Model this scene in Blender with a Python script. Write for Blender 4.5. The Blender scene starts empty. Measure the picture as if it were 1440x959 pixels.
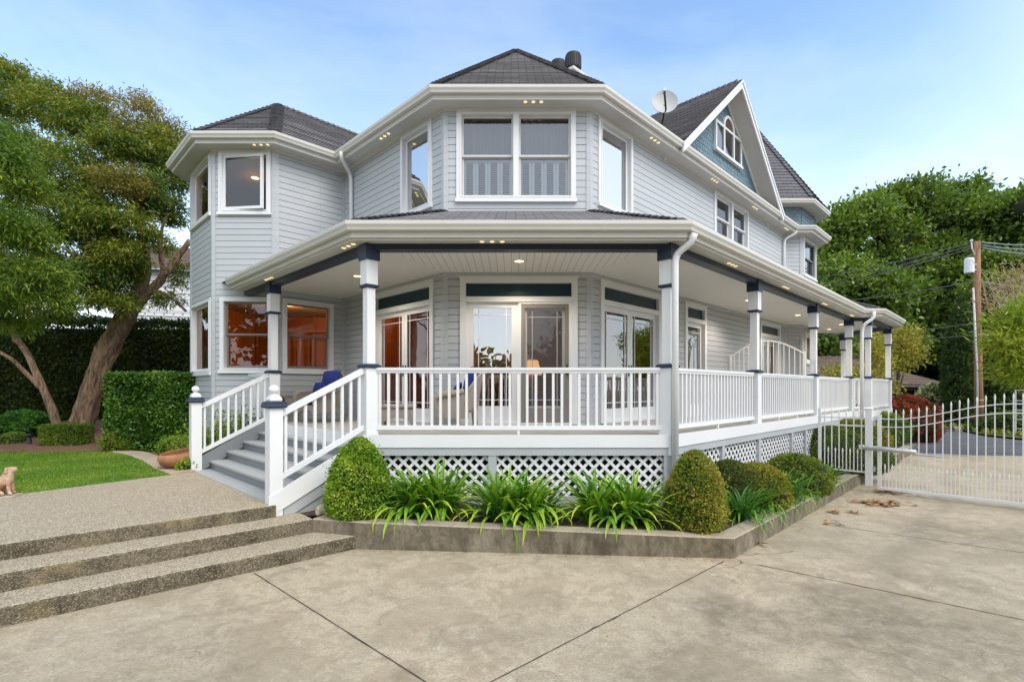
import bpy, math, random
import numpy as np
from mathutils import Vector
random.seed(7); RNG = np.random.default_rng(11)
scene = bpy.context.scene
COL = scene.collection
R2 = math.sqrt(.5)
A = (R2, R2); B = (-R2, R2)
CAMZ = 2.03; F = 719.0

def P(px, py, depth):                      # a point seen at (px, py) of the photo at that depth
    return ((px-720)/F*depth, depth, CAMZ+(546-py)/F*depth)
def G(px, py, z=0.0):                      # the point of the level z seen at (px, py)
    d = (CAMZ-z)*F/(py-546)
    return ((px-720)/F*d, d, z)

# ------------------------------------------------------------------ materials
def new_mat(name):
    m = bpy.data.materials.new(name); m.use_nodes = True
    nt = m.node_tree; nt.nodes.clear()
    out = nt.nodes.new('ShaderNodeOutputMaterial')
    return m, nt, out
def nd(nt, t, **kw):
    n = nt.nodes.new(t)
    for k, v in kw.items():
        if k.startswith('i_'):
            n.inputs[k[2:].replace('_', ' ')].default_value = v
        else: setattr(n, k, v)
    return n
def rgba(c): return (c[0], c[1], c[2], 1)
def ramp(nt, fac, stops):
    r = nd(nt, 'ShaderNodeValToRGB'); e = r.color_ramp.elements
    while len(e) < len(stops): e.new(.5)
    for q, (p, c) in zip(e, stops):
        q.position = p; q.color = rgba(c) if not isinstance(c, (int, float)) else (c, c, c, 1)
    nt.links.new(fac, r.inputs[0]); return r.outputs[0]
def mixc(nt, fac, a, b, mode='MIX'):
    m = nd(nt, 'ShaderNodeMix', data_type='RGBA', blend_type=mode)
    for sock, v in ((m.inputs[0], fac), (m.inputs[6], a), (m.inputs[7], b)):
        if hasattr(v, 'is_linked') or hasattr(v, 'links'): nt.links.new(v, sock)
        elif isinstance(v, (int, float)): sock.default_value = v if sock == m.inputs[0] else (v, v, v, 1)
        else: sock.default_value = rgba(v)
    return m.outputs[2]
def coords(nt, kind='Object', scale=(1, 1, 1)):
    t = nd(nt, 'ShaderNodeTexCoord'); mp = nd(nt, 'ShaderNodeMapping')
    mp.inputs['Scale'].default_value = scale
    nt.links.new(t.outputs[kind], mp.inputs[0]); return mp.outputs[0]
def noise(nt, co, scale, detail=4, rough=.55, dist=0):
    n = nd(nt, 'ShaderNodeTexNoise'); n.inputs['Scale'].default_value = scale
    n.inputs['Detail'].default_value = detail; n.inputs['Roughness'].default_value = rough
    n.inputs['Distortion'].default_value = dist
    nt.links.new(co, n.inputs['Vector']); return n.outputs['Fac']
def bump(nt, h, strength, dist=.01):
    b = nd(nt, 'ShaderNodeBump'); b.inputs['Strength'].default_value = strength; b.inputs['Distance'].default_value = dist
    nt.links.new(h, b.inputs['Height']); return b.outputs[0]
def principled(nt, out, color, rough=.6, normal=None, spec=.4, metal=0):
    p = nd(nt, 'ShaderNodeBsdfPrincipled')
    if hasattr(color, 'links'): nt.links.new(color, p.inputs['Base Color'])
    else: p.inputs['Base Color'].default_value = rgba(color)
    if hasattr(rough, 'links'): nt.links.new(rough, p.inputs['Roughness'])
    else: p.inputs['Roughness'].default_value = rough
    p.inputs['Specular IOR Level'].default_value = spec; p.inputs['Metallic'].default_value = metal
    if normal: nt.links.new(normal, p.inputs['Normal'])
    nt.links.new(p.outputs[0], out.inputs[0]); return p
def mat_noise(name, c1, c2, scale=3, rough=.6, bs=0, bscale=40, spec=.4, metal=0, stretch=(1, 1, 1), lo=.35, hi=.65, detail=5):
    m, nt, out = new_mat(name); co = coords(nt, 'Object', stretch)
    f = noise(nt, co, scale, detail)
    c = ramp(nt, f, [(lo, c1), (hi, c2)])
    nr = bump(nt, noise(nt, co, bscale, 4), bs) if bs else None
    principled(nt, out, c, rough, nr, spec, metal); return m
def mat_emit(name, c, s):
    m, nt, out = new_mat(name); e = nd(nt, 'ShaderNodeEmission'); e.inputs[0].default_value = rgba(c); e.inputs[1].default_value = s
    nt.links.new(e.outputs[0], out.inputs[0]); return m

M = {}
def paint(name, c, v=.06, rough=.45, dirt=None, scale=1.3):
    m, nt, out = new_mat(name); co = coords(nt)
    f = noise(nt, co, scale, 6, .6)
    lo = tuple(x*(1-v) for x in c); hi = tuple(min(.95, x*(1+v*.6)) for x in c)
    cc = ramp(nt, f, [(.3, lo), (.7, hi)])
    f2 = noise(nt, coords(nt, 'Object', (3, 3, .6)), 6, 6, .7)
    d = ramp(nt, f2, [(.62, 0.0), (.82, 1.0)])
    cc = mixc(nt, d, cc, mixc(nt, .28, cc, dirt or (.25, .23, .2)))
    nr = bump(nt, noise(nt, coords(nt), 90, 3), .12, .004)
    principled(nt, out, cc, rough, nr, .35); M[name] = m
def siding_mat():
    m, nt, out = new_mat('siding'); uv = coords(nt, 'UV'); co = coords(nt)
    b = nd(nt, 'ShaderNodeTexBrick', offset=.37, offset_frequency=3); b.inputs['Scale'].default_value = 1; b.inputs['Brick Width'].default_value = 3.4; b.inputs['Row Height'].default_value = .137
    b.inputs['Mortar Size'].default_value = .0022; b.inputs['Mortar Smooth'].default_value = .1
    b.inputs['Color1'].default_value = (.45, .468, .487, 1); b.inputs['Color2'].default_value = (.485, .502, .52, 1); b.inputs['Mortar'].default_value = (.27, .28, .29, 1)
    nt.links.new(uv, b.inputs['Vector'])
    f = noise(nt, co, 1.4, 7, .65); c = mixc(nt, ramp(nt, f, [(.35, 0.0), (.75, .16)]), b.outputs['Color'], (.36, .36, .35))
    f2 = noise(nt, coords(nt, 'Object', (4, 4, .5)), 5, 6, .7); c = mixc(nt, ramp(nt, f2, [(.58, 0.0), (.85, .35)]), c, (.33, .325, .31))
    g = noise(nt, coords(nt, 'Object', (6, 6, 40)), 8, 3)
    principled(nt, out, c, .55, bump(nt, g, .25, .004), .3); M['siding'] = m
siding_mat()
paint('white', (.73, .735, .74), .04, .4)
paint('cream', (.62, .595, .55), .04, .42)
paint('soffit', (.58, .565, .535), .04, .55)
paint('navy', (.019, .031, .062), .12, .4, (.05, .05, .06))
paint('bluegrey', (.42, .44, .45), .07, .5)
paint('tread_paint', (.37, .38, .375), .08, .5)
paint('riser_paint', (.20, .215, .225), .07, .5)
paint('taupe', (.22, .20, .18), .05, .5)
paint('black', (.02, .02, .022), .1, .5, (.05, .05, .05))
paint('teal', (.008, .035, .05), .1, .3, (.02, .04, .05))
paint('iron', (.72, .72, .71), .05, .4, (.4, .33, .25))
M['deck'] = mat_noise('deck', (.36, .35, .325), (.43, .42, .39), 4, .6, .1, 60)
def plank_ceiling():
    m, nt, out = new_mat('plank_ceiling'); co = coords(nt, 'UV')
    w = nd(nt, 'ShaderNodeTexWave', wave_type='BANDS', bands_direction='X', wave_profile='SAW'); w.inputs['Scale'].default_value = 2*math.pi/(20*.13)
    nt.links.new(co, w.inputs[0])
    g = ramp(nt, w.outputs['Fac'], [(0, 1.0), (.06, 0.0), (.94, 0.0), (1, 1.0)])
    c = mixc(nt, g, (.78, .755, .71), (.30, .28, .26))
    principled(nt, out, c, .5, bump(nt, g, -.5, .01)); M['plank'] = m
plank_ceiling()
def shingle(name, c1, c2, c3, bw=.32, rh=.14):
    m, nt, out = new_mat(name); co = coords(nt, 'UV')
    b = nd(nt, 'ShaderNodeTexBrick', offset=.5, squash=1)
    b.inputs['Color1'].default_value = (0, 0, 0, 1); b.inputs['Color2'].default_value = (1, 1, 1, 1); b.inputs['Mortar'].default_value = (.5, .5, .5, 1)
    b.inputs['Scale'].default_value = 1; b.inputs['Brick Width'].default_value = bw; b.inputs['Row Height'].default_value = rh
    b.inputs['Mortar Size'].default_value = .006; b.inputs['Mortar Smooth'].default_value = .2
    nt.links.new(co, b.inputs['Vector'])
    f = noise(nt, co, 2.2, 5)
    c = mixc(nt, b.outputs['Color'], c1, c2)
    c = mixc(nt, ramp(nt, f, [(.4, 0.0), (.7, .6)]), c, c3)
    g = noise(nt, co, 260, 2)
    c = mixc(nt, ramp(nt, g, [(.35, 0.0), (.75, .45)]), c, tuple(min(1, x*2.1) for x in c2))
    c = mixc(nt, b.outputs['Fac'], c, tuple(x*.3 for x in c1))
    principled(nt, out, c, .85, bump(nt, g, .5, .006), .25); M[name] = m
shingle('dark_shingles', (.085, .083, .09), (.135, .13, .137), (.11, .106, .108))  # darker, greyer shingle mix for the spire and the hip caps
shingle('shingles', (.18, .171, .177), (.33, .315, .316), (.25, .236, .23))
def fishscale():
    m, nt, out = new_mat('fishscale'); co = coords(nt, 'UV')
    b = nd(nt, 'ShaderNodeTexBrick', offset=.5)
    b.inputs['Color1'].default_value = (.135, .205, .25, 1); b.inputs['Color2'].default_value = (.185, .27, .315, 1); b.inputs['Mortar'].default_value = (.08, .13, .165, 1)
    b.inputs['Scale'].default_value = 1; b.inputs['Brick Width'].default_value = .13; b.inputs['Row Height'].default_value = .13; b.inputs['Mortar Size'].default_value = .004
    nt.links.new(co, b.inputs[0])
    principled(nt, out, b.outputs['Color'], .6); M['fishscale'] = m
fishscale()
def glass(name, refl, tint=(.9, .93, .92), wob=.012):
    m, nt, out = new_mat(name); co = coords(nt)
    nr = bump(nt, noise(nt, co, 2.2, 2, .5), .12, wob)
    g = nd(nt, 'ShaderNodeBsdfGlossy'); g.inputs['Roughness'].default_value = .005; g.inputs['Color'].default_value = (.93, .94, .95, 1); nt.links.new(nr, g.inputs['Normal'])
    t = nd(nt, 'ShaderNodeBsdfTransparent'); t.inputs[0].default_value = rgba(tint)
    fr = nd(nt, 'ShaderNodeFresnel'); fr.inputs[0].default_value = 1.5
    mr = nd(nt, 'ShaderNodeMapRange'); mr.inputs['From Min'].default_value = 0; mr.inputs['From Max'].default_value = 1
    mr.inputs['To Min'].default_value = refl; mr.inputs['To Max'].default_value = 1
    nt.links.new(fr.outputs[0], mr.inputs[0])
    mx = nd(nt, 'ShaderNodeMixShader'); nt.links.new(mr.outputs[0], mx.inputs[0]); nt.links.new(t.outputs[0], mx.inputs[1]); nt.links.new(g.outputs[0], mx.inputs[2])
    nt.links.new(mx.outputs[0], out.inputs[0]); M[name] = m
glass('glass', .05); glass('soft_glass', .12); glass('bright_glass', .38, (.8, .8, .8)); glass('clear_glass', .03); glass('coated_glass', .66, (.5, .5, .5)); glass('half_glass', .20, (.75, .77, .78))
def screen_mesh():
    m, nt, out = new_mat('screen_mesh')
    d = nd(nt, 'ShaderNodeBsdfDiffuse'); d.inputs[0].default_value = (.16, .155, .17, 1)
    t = nd(nt, 'ShaderNodeBsdfTransparent'); mx = nd(nt, 'ShaderNodeMixShader'); mx.inputs[0].default_value = .33
    nt.links.new(t.outputs[0], mx.inputs[1]); nt.links.new(d.outputs[0], mx.inputs[2]); nt.links.new(mx.outputs[0], out.inputs[0]); M['screen'] = m
screen_mesh()
M['oak'] = mat_noise('oak', (.30, .088, .012), (.46, .15, .025), 2, .45, stretch=(1, 1, .15))
M['plaster'] = mat_noise('plaster', (.30, .20, .11), (.36, .25, .14), 2, .7)
M['floorwood'] = mat_noise('floorwood', (.20, .09, .035), (.28, .13, .05), 3, .35, stretch=(.2, 1, 1))
M['curtain'] = mat_noise('curtain', (.10, .105, .12), (.16, .165, .185), 2, .9)
M['shutter'] = mat_noise('shutter', (.66, .73, .78), (.72, .79, .84), 2, .5)
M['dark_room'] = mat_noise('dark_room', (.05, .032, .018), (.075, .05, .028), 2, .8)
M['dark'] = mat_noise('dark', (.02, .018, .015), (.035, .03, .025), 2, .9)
M['lamp_on'] = mat_emit('lamp_on', (1, .66, .36), 3.0)
M['eave_on'] = mat_emit('eave_on', (1, .80, .40), .62)
M['shade_on'] = mat_emit('shade_on', (1, .50, .17), .75)

def concrete(name, base, dark, warm, stains, grain, joint=None):
    m, nt, out = new_mat(name); co = coords(nt)
    f = noise(nt, co, .55, 8, .62, .4)
    c = ramp(nt, f, [(.32, tuple(x*.82 for x in base)), (.5, base), (.68, warm)])
    f2 = noise(nt, co, 2.3, 8, .7, .8)
    c = mixc(nt, ramp(nt, f2, [(.52, 0.0), (.70, stains)]), c, dark)
    f3 = noise(nt, coords(nt, 'Object', (1, 1.3, 1)), 1.1, 9, .75, 1.2)
    c = mixc(nt, ramp(nt, f3, [(.60, 0.0), (.70, .35)]), c, tuple(min(.8, x*1.35) for x in base))
    g = noise(nt, co, grain, 3, .7)
    c = mixc(nt, ramp(nt, g, [(.36, .55), (.5, 0.0)]), c, tuple(x*.45 for x in base))
    c = mixc(nt, ramp(nt, g, [(.56, 0.0), (.74, .5)]), c, tuple(min(.8, x*1.5) for x in base))
    return m, nt, out, co, c, g
def drive():
    m, nt, out, co, c, g = concrete('driveway', (.42, .355, .25), (.20, .166, .113), (.455, .372, .252), .8, 48)
    f = noise(nt, co, 5.5, 9, .72, 1.0); c = mixc(nt, ramp(nt, f, [(.49, 0.0), (.57, .45)]), c, (.262, .212, .138))
    f = noise(nt, coords(nt, 'Object', (1, 1, 1)), 9.0, 9, .75, .6); c = mixc(nt, ramp(nt, f, [(.57, 0.0), (.63, .42)]), c, (.56, .51, .42))
    f = noise(nt, co, .9, 9, .68, .8); c = mixc(nt, ramp(nt, f, [(.51, 0.0), (.55, .40)]), c, (.262, .212, .136))
    # hairline cracks
    wv = nd(nt, 'ShaderNodeTexNoise'); wv.inputs['Scale'].default_value = 1.2; wv.inputs['Detail'].default_value = 6; nt.links.new(co, wv.inputs['Vector'])
    wd = nd(nt, 'ShaderNodeMix', data_type='RGBA', blend_type='LINEAR_LIGHT'); wd.inputs[0].default_value = .35; nt.links.new(co, wd.inputs[6]); nt.links.new(wv.outputs['Color'], wd.inputs[7])
    vr = nd(nt, 'ShaderNodeTexVoronoi', feature='DISTANCE_TO_EDGE'); vr.inputs['Scale'].default_value = .42; nt.links.new(wd.outputs[2], vr.inputs['Vector'])
    ck = ramp(nt, vr.outputs['Distance'], [(0, .85), (.0022, 0.0)]); mk = ramp(nt, noise(nt, co, .5, 3), [(.52, 0.0), (.58, 1.0)])
    mm = nd(nt, 'ShaderNodeMath', operation='MULTIPLY'); nt.links.new(ck, mm.inputs[0]); nt.links.new(mk, mm.inputs[1]); c = mixc(nt, mm.outputs[0], c, (.07, .055, .04))
    mott = ramp(nt, noise(nt, co, 7.5, 9, .75, .6), [(.36, .25), (.56, 1.0)])
    # two faint wheel tracks that run to the gate
    sp = nd(nt, 'ShaderNodeVectorMath', operation='DOT_PRODUCT'); nt.links.new(co, sp.inputs[0]); sp.inputs[1].default_value = (.7071, -.7071, 0)
    wn = nd(nt, 'ShaderNodeMath', operation='MULTIPLY_ADD'); nt.links.new(noise(nt, co, .35, 2), wn.inputs[0]); wn.inputs[1].default_value = 1.2; nt.links.new(sp.outputs['Value'], wn.inputs[2])
    for v0 in (-.5, 1.0):
        ab = nd(nt, 'ShaderNodeMath', operation='SUBTRACT'); nt.links.new(wn.outputs[0], ab.inputs[0]); ab.inputs[1].default_value = v0
        aa = nd(nt, 'ShaderNodeMath', operation='ABSOLUTE'); nt.links.new(ab.outputs[0], aa.inputs[0])
        ms = nd(nt, 'ShaderNodeMath', operation='MULTIPLY'); nt.links.new(ramp(nt, aa.outputs[0], [(.05, .34), (.17, 0.0)]), ms.inputs[0]); nt.links.new(mott, ms.inputs[1]); c = mixc(nt, ms.outputs[0], c, (.2, .17, .125))
    # oil and water stains that lie on the slab at fixed places
    for (x, y, r, k) in ((2.6, 4.35, .75, .62), (3.4, 4.75, .55, .5), (1.5, 3.95, .5, .4), (3.75, 4.1, .6, .55), (1.9, 4.75, .35, .6), (3.0, 3.6, .45, .5), (.9, 3.5, .4, .4), (-.9, 3.3, .35, .35), (4.6, 5.4, .4, .4), (6.3, 7.2, .9, .45), (-2.3, 4.0, .9, .25), (.1, 4.3, .6, .22)):
        v = nd(nt, 'ShaderNodeVectorMath', operation='DISTANCE')
        nf = nd(nt, 'ShaderNodeTexNoise'); nf.inputs['Scale'].default_value = 1.7; nf.inputs['Detail'].default_value = 7; nt.links.new(co, nf.inputs['Vector'])
        ad = nd(nt, 'ShaderNodeMix', data_type='RGBA', blend_type='LINEAR_LIGHT'); ad.inputs[0].default_value = .75
        nt.links.new(co, ad.inputs[6]); nt.links.new(nf.outputs['Color'], ad.inputs[7])
        nt.links.new(ad.outputs[2], v.inputs[0]); v.inputs[1].default_value = (x, y, 0)
        k = k*.62
        dv = nd(nt, 'ShaderNodeMath', operation='DIVIDE'); nt.links.new(v.outputs['Value'], dv.inputs[0]); dv.inputs[1].default_value = r*1.35
        ms = nd(nt, 'ShaderNodeMath', operation='MULTIPLY'); nt.links.new(ramp(nt, dv.outputs[0], [(.45, min(.9, k*1.35)), (.95, 0.0)]), ms.inputs[0]); nt.links.new(mott, ms.inputs[1]); c = mixc(nt, ms.outputs[0], c, (.13, .105, .07))
    nr = bump(nt, g, .5, .005)
    principled(nt, out, c, .78, nr, .3); M['drive'] = m
drive()
def aggregate(name, dirt):
    m, nt, out, co, c, g = concrete(name, (.40, .325, .215), (.21, .165, .105), (.43, .34, .21), .4, 30)
    v = nd(nt, 'ShaderNodeTexVoronoi', feature='F1'); v.inputs['Scale'].default_value = 95; nt.links.new(co, v.inputs['Vector'])
    peb = nd(nt, 'ShaderNodeSeparateColor'); nt.links.new(v.outputs['Color'], peb.inputs[0])
    pc = ramp(nt, peb.outputs[0], [(0, (.11, .09, .06)), (.35, (.31, .25, .165)), (.6, (.41, .355, .26)), (1, (.60, .54, .43))])
    c = mixc(nt, .72, c, pc)
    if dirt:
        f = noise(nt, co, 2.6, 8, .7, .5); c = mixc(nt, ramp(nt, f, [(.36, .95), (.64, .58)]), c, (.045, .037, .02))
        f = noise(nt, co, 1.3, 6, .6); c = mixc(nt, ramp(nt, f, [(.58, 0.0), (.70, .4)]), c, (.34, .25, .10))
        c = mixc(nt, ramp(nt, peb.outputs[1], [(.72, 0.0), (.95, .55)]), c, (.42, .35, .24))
    h = nd(nt, 'ShaderNodeMath', operation='SUBTRACT'); h.inputs[0].default_value = 1; nt.links.new(v.outputs['Distance'], h.inputs[1])
    principled(nt, out, c, .85, bump(nt, h.outputs[0], .8, .008), .25); M[name] = m
aggregate('aggregate', False); aggregate('aggregate_dirty', True)
def wallconc(name, dirty):
    m, nt, out, co, c, g = concrete(name, (.37, .32, .24), (.10, .085, .06), (.41, .33, .22), .85 if dirty else .55, 60)
    if dirty:
        f = noise(nt, coords(nt, 'Object', (1, 1, .35)), 3.2, 8, .7, .5); c = mixc(nt, ramp(nt, f, [(.36, .9), (.60, .35)]), c, (.072, .058, .036))
        f = noise(nt, co, 9, 8, .7); c = mixc(nt, ramp(nt, f, [(.5, 0.0), (.62, .4)]), c, (.05, .042, .028))
    principled(nt, out, c, .85, bump(nt, g, .6, .006), .25); M[name] = m
wallconc('planter_face', True); wallconc('planter_top', False)
M['asphalt'] = mat_noise('asphalt', (.085, .085, .09), (.125, .125, .13), 2, .9, .4, 150)
M['joint'] = mat_noise('joint', (.05, .042, .03), (.10, .085, .06), 6, .95)
M['soil'] = mat_noise('soil', (.05, .033, .022), (.10, .065, .042), 12, .95, .8, 60)
M['mulch'] = mat_noise('mulch', (.10, .045, .028), (.22, .105, .065), 22, .95, 1.0, 55, lo=.3, hi=.7)
M['terrain'] = mat_noise('terrain', (.06, .085, .03), (.13, .12, .06), 1.2, .95, .5, 20)
M['turf'] = mat_noise('turf', (.07, .15, .015), (.10, .20, .02), 5, .9)
M['border'] = mat_noise('border', (.33, .26, .19), (.42, .34, .25), 4, .85, .4, 80)
M['terracotta'] = mat_noise('terracotta', (.30, .125, .06), (.40, .18, .09), 5, .75, .2, 40)
M['wood_pole'] = mat_noise('wood_pole', (.24, .115, .055), (.36, .20, .11), 3, .85, .6, 60, stretch=(6, 6, .4))
M['pole_grey'] = mat_noise('pole_grey', (.33, .26, .2), (.42, .34, .27), 3, .85, .6, 60, stretch=(6, 6, .4))
M['galv'] = mat_noise('galv', (.42, .43, .43), (.55, .56, .56), 4, .35, metal=.6)
M['wire'] = mat_noise('wire', (.12, .12, .12), (.2, .2, .2), 4, .6)
M['brown_roof'] = mat_noise('brown_roof', (.115, .08, .058), (.175, .125, .095), 3, .9, .6, 14, stretch=(1, 1, 6))
M['brown_wall'] = mat_noise('brown_wall', (.20, .165, .13), (.25, .21, .165), 2, .8)
M['fence_wood'] = mat_noise('fence_wood', (.10, .085, .075), (.17, .14, .12), 2, .9, stretch=(8, 8, .4))
M['cushion'] = mat_noise('cushion', (.010, .022, .15), (.018, .036, .21), 4, .85, .2, 200)
M['dishgrey'] = mat_noise('dishgrey', (.42, .42, .41), (.48, .48, .47), 3, .5)
M['rock'] = mat_noise('rock', (.42, .33, .24), (.60, .51, .40), 6, .9, .5, 30)
M['statue'] = mat_noise('statue', (.34, .15, .07), (.55, .42, .30), 7, .6, .2, 30, lo=.38, hi=.58)
M['statue_base'] = mat_noise('statue_base', (.35, .30, .24), (.5, .44, .36), 6, .8)
M['dry_leaf'] = mat_noise('dry_leaf', (.22, .10, .035), (.46, .26, .13), 14, .8)
M['plastic_grey'] = mat_noise('plastic_grey', (.5, .5, .5), (.6, .6, .6), 4, .4)
def bark(name, c1, c2):
    m, nt, out = new_mat(name); co = coords(nt, 'Object', (5, 5, .9))
    f = noise(nt, co, 2.2, 8, .7, 1.0); c = ramp(nt, f, [(.3, c1), (.62, c2)])
    principled(nt, out, c, .95, bump(nt, f, 1.0, .12), .15); M[name] = m
bark('bark', (.06, .035, .022), (.50, .33, .22)); bark('bark_grey', (.06, .05, .04), (.17, .14, .11))
def wicker():
    m, nt, out = new_mat('wicker'); co = coords(nt)
    w1 = nd(nt, 'ShaderNodeTexWave', wave_type='BANDS', bands_direction='Z'); w1.inputs['Scale'].default_value = 28; nt.links.new(co, w1.inputs[0])
    w2 = nd(nt, 'ShaderNodeTexWave', wave_type='BANDS', bands_direction='DIAGONAL'); w2.inputs['Scale'].default_value = 22; nt.links.new(co, w2.inputs[0])
    mm = nd(nt, 'ShaderNodeMath', operation='MULTIPLY'); nt.links.new(w1.outputs['Fac'], mm.inputs[0]); nt.links.new(w2.outputs['Fac'], mm.inputs[1])
    c = ramp(nt, mm.outputs[0], [(0, (.25, .205, .16)), (.4, (.60, .53, .45)), (1, (.74, .68, .60))])
    principled(nt, out, c, .6, bump(nt, mm.outputs[0], .8, .02)); M['wicker'] = m
wicker()
def leaf_mat(name, trans=.28, rough=.5):
    m, nt, out = new_mat(name)
    at = nd(nt, 'ShaderNodeAttribute', attribute_name='tint')
    p = nd(nt, 'ShaderNodeBsdfPrincipled'); p.inputs['Roughness'].default_value = rough; p.inputs['Specular IOR Level'].default_value = .35
    t = nd(nt, 'ShaderNodeBsdfTranslucent'); nt.links.new(at.outputs['Color'], p.inputs['Base Color'])
    nt.links.new(mixc(nt, 1.0, at.outputs['Color'], (1.25, 1.3, .7), 'MULTIPLY'), t.inputs[0])
    mx = nd(nt, 'ShaderNodeMixShader'); mx.inputs[0].default_value = trans
    nt.links.new(p.outputs[0], mx.inputs[1]); nt.links.new(t.outputs[0], mx.inputs[2]); nt.links.new(mx.outputs[0], out.inputs[0]); M[name] = m
leaf_mat('leaf', .38); leaf_mat('glossy_leaf', .3, .3)
M['leaf_core'] = mat_noise('leaf_core', (.016, .022, .008), (.03, .042, .014), 5, .95)  # near-black green: the shade between leaves put into the colour

# ------------------------------------------------------------------ objects
def tag(o, label=None, cat=None, group=None, kind=None):
    if label: o['label'] = label
    if cat: o['category'] = cat
    if group: o['group'] = group
    if kind: o['kind'] = kind
    return o
def thing(name, label, cat, loc=(0, 0, 0), rz=0, group=None):
    o = bpy.data.objects.new(name, None); COL.objects.link(o); o.location = loc; o.rotation_euler = (0, 0, rz)
    o.empty_display_size = .2
    return tag(o, label, cat, group)
def org(parent):
    v = [0, 0, 0]
    while parent is not None:
        v = [v[i]+parent.location[i] for i in range(3)]; parent = parent.parent
    return v
class MB:
    def __init__(s): s.v = []; s.f = []; s.m = []; s.uv = []
    def face(s, pts, mi=0, uv=None):
        n = len(s.v); s.v.extend([tuple(p) for p in pts]); s.f.append(tuple(range(n, n+len(pts)))); s.m.append(mi)
        s.uv.extend(uv if uv else [(p[0]+p[1], p[2]) for p in pts])
    def obox(s, o, u, v, w, mi=0):
        o, u, v, w = map(Vector, (o, u, v, w))
        if u.cross(v).dot(w) < 0: o = o+u; u = -u
        c = [o, o+u, o+u+v, o+v, o+w, o+u+w, o+u+v+w, o+v+w]
        for q in ((3, 2, 1, 0), (4, 5, 6, 7), (0, 1, 5, 4), (1, 2, 6, 5), (2, 3, 7, 6), (3, 0, 4, 7)): s.face([c[i] for i in q], mi)
    def box(s, x0, x1, y0, y1, z0, z1, mi=0): s.obox((x0, y0, z0), (x1-x0, 0, 0), (0, y1-y0, 0), (0, 0, z1-z0), mi)
    def bar(s, p, q, wx, wz, mi=0, up=(0, 0, 1)):                # a rectangular bar from p to q
        p, q = Vector(p), Vector(q); d = (q-p); u = d.normalized(); sd = u.cross(Vector(up)).normalized(); t = sd.cross(u)
        s.obox(p-sd*wx/2-t*wz/2, d, sd*wx, t*wz, mi)
    def tube(s, pts, rad, n=8, mi=0, caps=True, flat=1.0):
        pts = [Vector(p) for p in pts]
        if not hasattr(rad, '__len__'): rad = [rad]*len(pts)
        rings = []; prev = None; base = len(s.v)
        for i, p in enumerate(pts):
            d = (pts[min(i+1, len(pts)-1)]-pts[max(i-1, 0)]).normalized()
            if prev is None:
                r = Vector((0, 0, 1)) if abs(d.z) < .9 else Vector((1, 0, 0)); x = d.cross(r).normalized()
            else: x = (prev-d*prev.dot(d)).normalized()
            prev = x; y = d.cross(x)
            rings.append([p+(x*math.cos(2*math.pi*k/n)+y*math.sin(2*math.pi*k/n)*flat)*rad[i] for k in range(n)])
        for rg in rings:
            s.v.extend([tuple(q) for q in rg])
        for i in range(len(rings)-1):
            for k in range(n):
                a0 = base+i*n+k; b0 = base+i*n+(k+1) % n
                s.f.append((a0, b0, b0+n, a0+n)); s.m.append(mi); s.uv.extend([(k/n, i), ((k+1)/n, i), ((k+1)/n, i+1), (k/n, i+1)])
        if caps:
            s.f.append(tuple(base+k for k in reversed(range(n)))); s.m.append(mi); s.uv.extend([(0, 0)]*n)
            s.f.append(tuple(base+(len(rings)-1)*n+k for k in range(n))); s.m.append(mi); s.uv.extend([(0, 0)]*n)
    def lathe(s, c, prof, n=20, mi=0, sq=False):
        base = len(s.v)
        for (r, z) in prof:
            for k in range(n):
                a = 2*math.pi*(k+.5)/n; s.v.append((c[0]+r*math.cos(a), c[1]+r*math.sin(a), c[2]+z))
        for i in range(len(prof)-1):
            for k in range(n):
                a0 = base+i*n+k; b0 = base+i*n+(k+1) % n
                s.f.append((a0, b0, b0+n, a0+n)); s.m.append(mi); s.uv.extend([(0, 0)]*4)
        s.f.append(tuple(base+k for k in reversed(range(n)))); s.m.append(mi); s.uv.extend([(0, 0)]*n)
        s.f.append(tuple(base+(len(prof)-1)*n+k for k in range(n))); s.m.append(mi); s.uv.extend([(0, 0)]*n)
    def sweep(s, pts, prof, mi=0, close_prof=False, rng=None):      # profile (out, z) along a plan line
        offs = [offset_line(pts, o) for (o, z) in prof]
        n = len(pts); m = len(prof)
        for j in range(m-1 if not close_prof else m):
            k = (j+1) % m
            for i in (rng or range(n-1)):
                a, b = offs[j][i], offs[j][i+1]; c, d = offs[k][i+1], offs[k][i]
                s.face([(a[0], a[1], prof[j][1]), (b[0], b[1], prof[j][1]), (c[0], c[1], prof[k][1]), (d[0], d[1], prof[k][1])], mi)
        if close_prof and rng is None:
            for i in (0, n-1): s.face([(offs[j][i][0], offs[j][i][1], prof[j][1]) for j in (range(m) if i else reversed(range(m)))], mi)
    def poly(s, pts2, z, mi=0, up=True):
        p = [(q[0], q[1], z) for q in pts2]; s.face(p if up else p[::-1], mi, [(q[0], q[1]) for q in (p if up else p[::-1])])
    def prism(s, pts2, z0, z1, mi=0, mtop=None):
        ar = sum(pts2[i][0]*pts2[(i+1) % len(pts2)][1]-pts2[(i+1) % len(pts2)][0]*pts2[i][1] for i in range(len(pts2)))
        if ar < 0: pts2 = pts2[::-1]
        s.poly(pts2, z1, mi if mtop is None else mtop); s.poly(pts2, z0, mi, False)
        for i in range(len(pts2)):
            a, b = pts2[i], pts2[(i+1) % len(pts2)]
            s.face([(a[0], a[1], z0), (b[0], b[1], z0), (b[0], b[1], z1), (a[0], a[1], z1)], mi)
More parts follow.
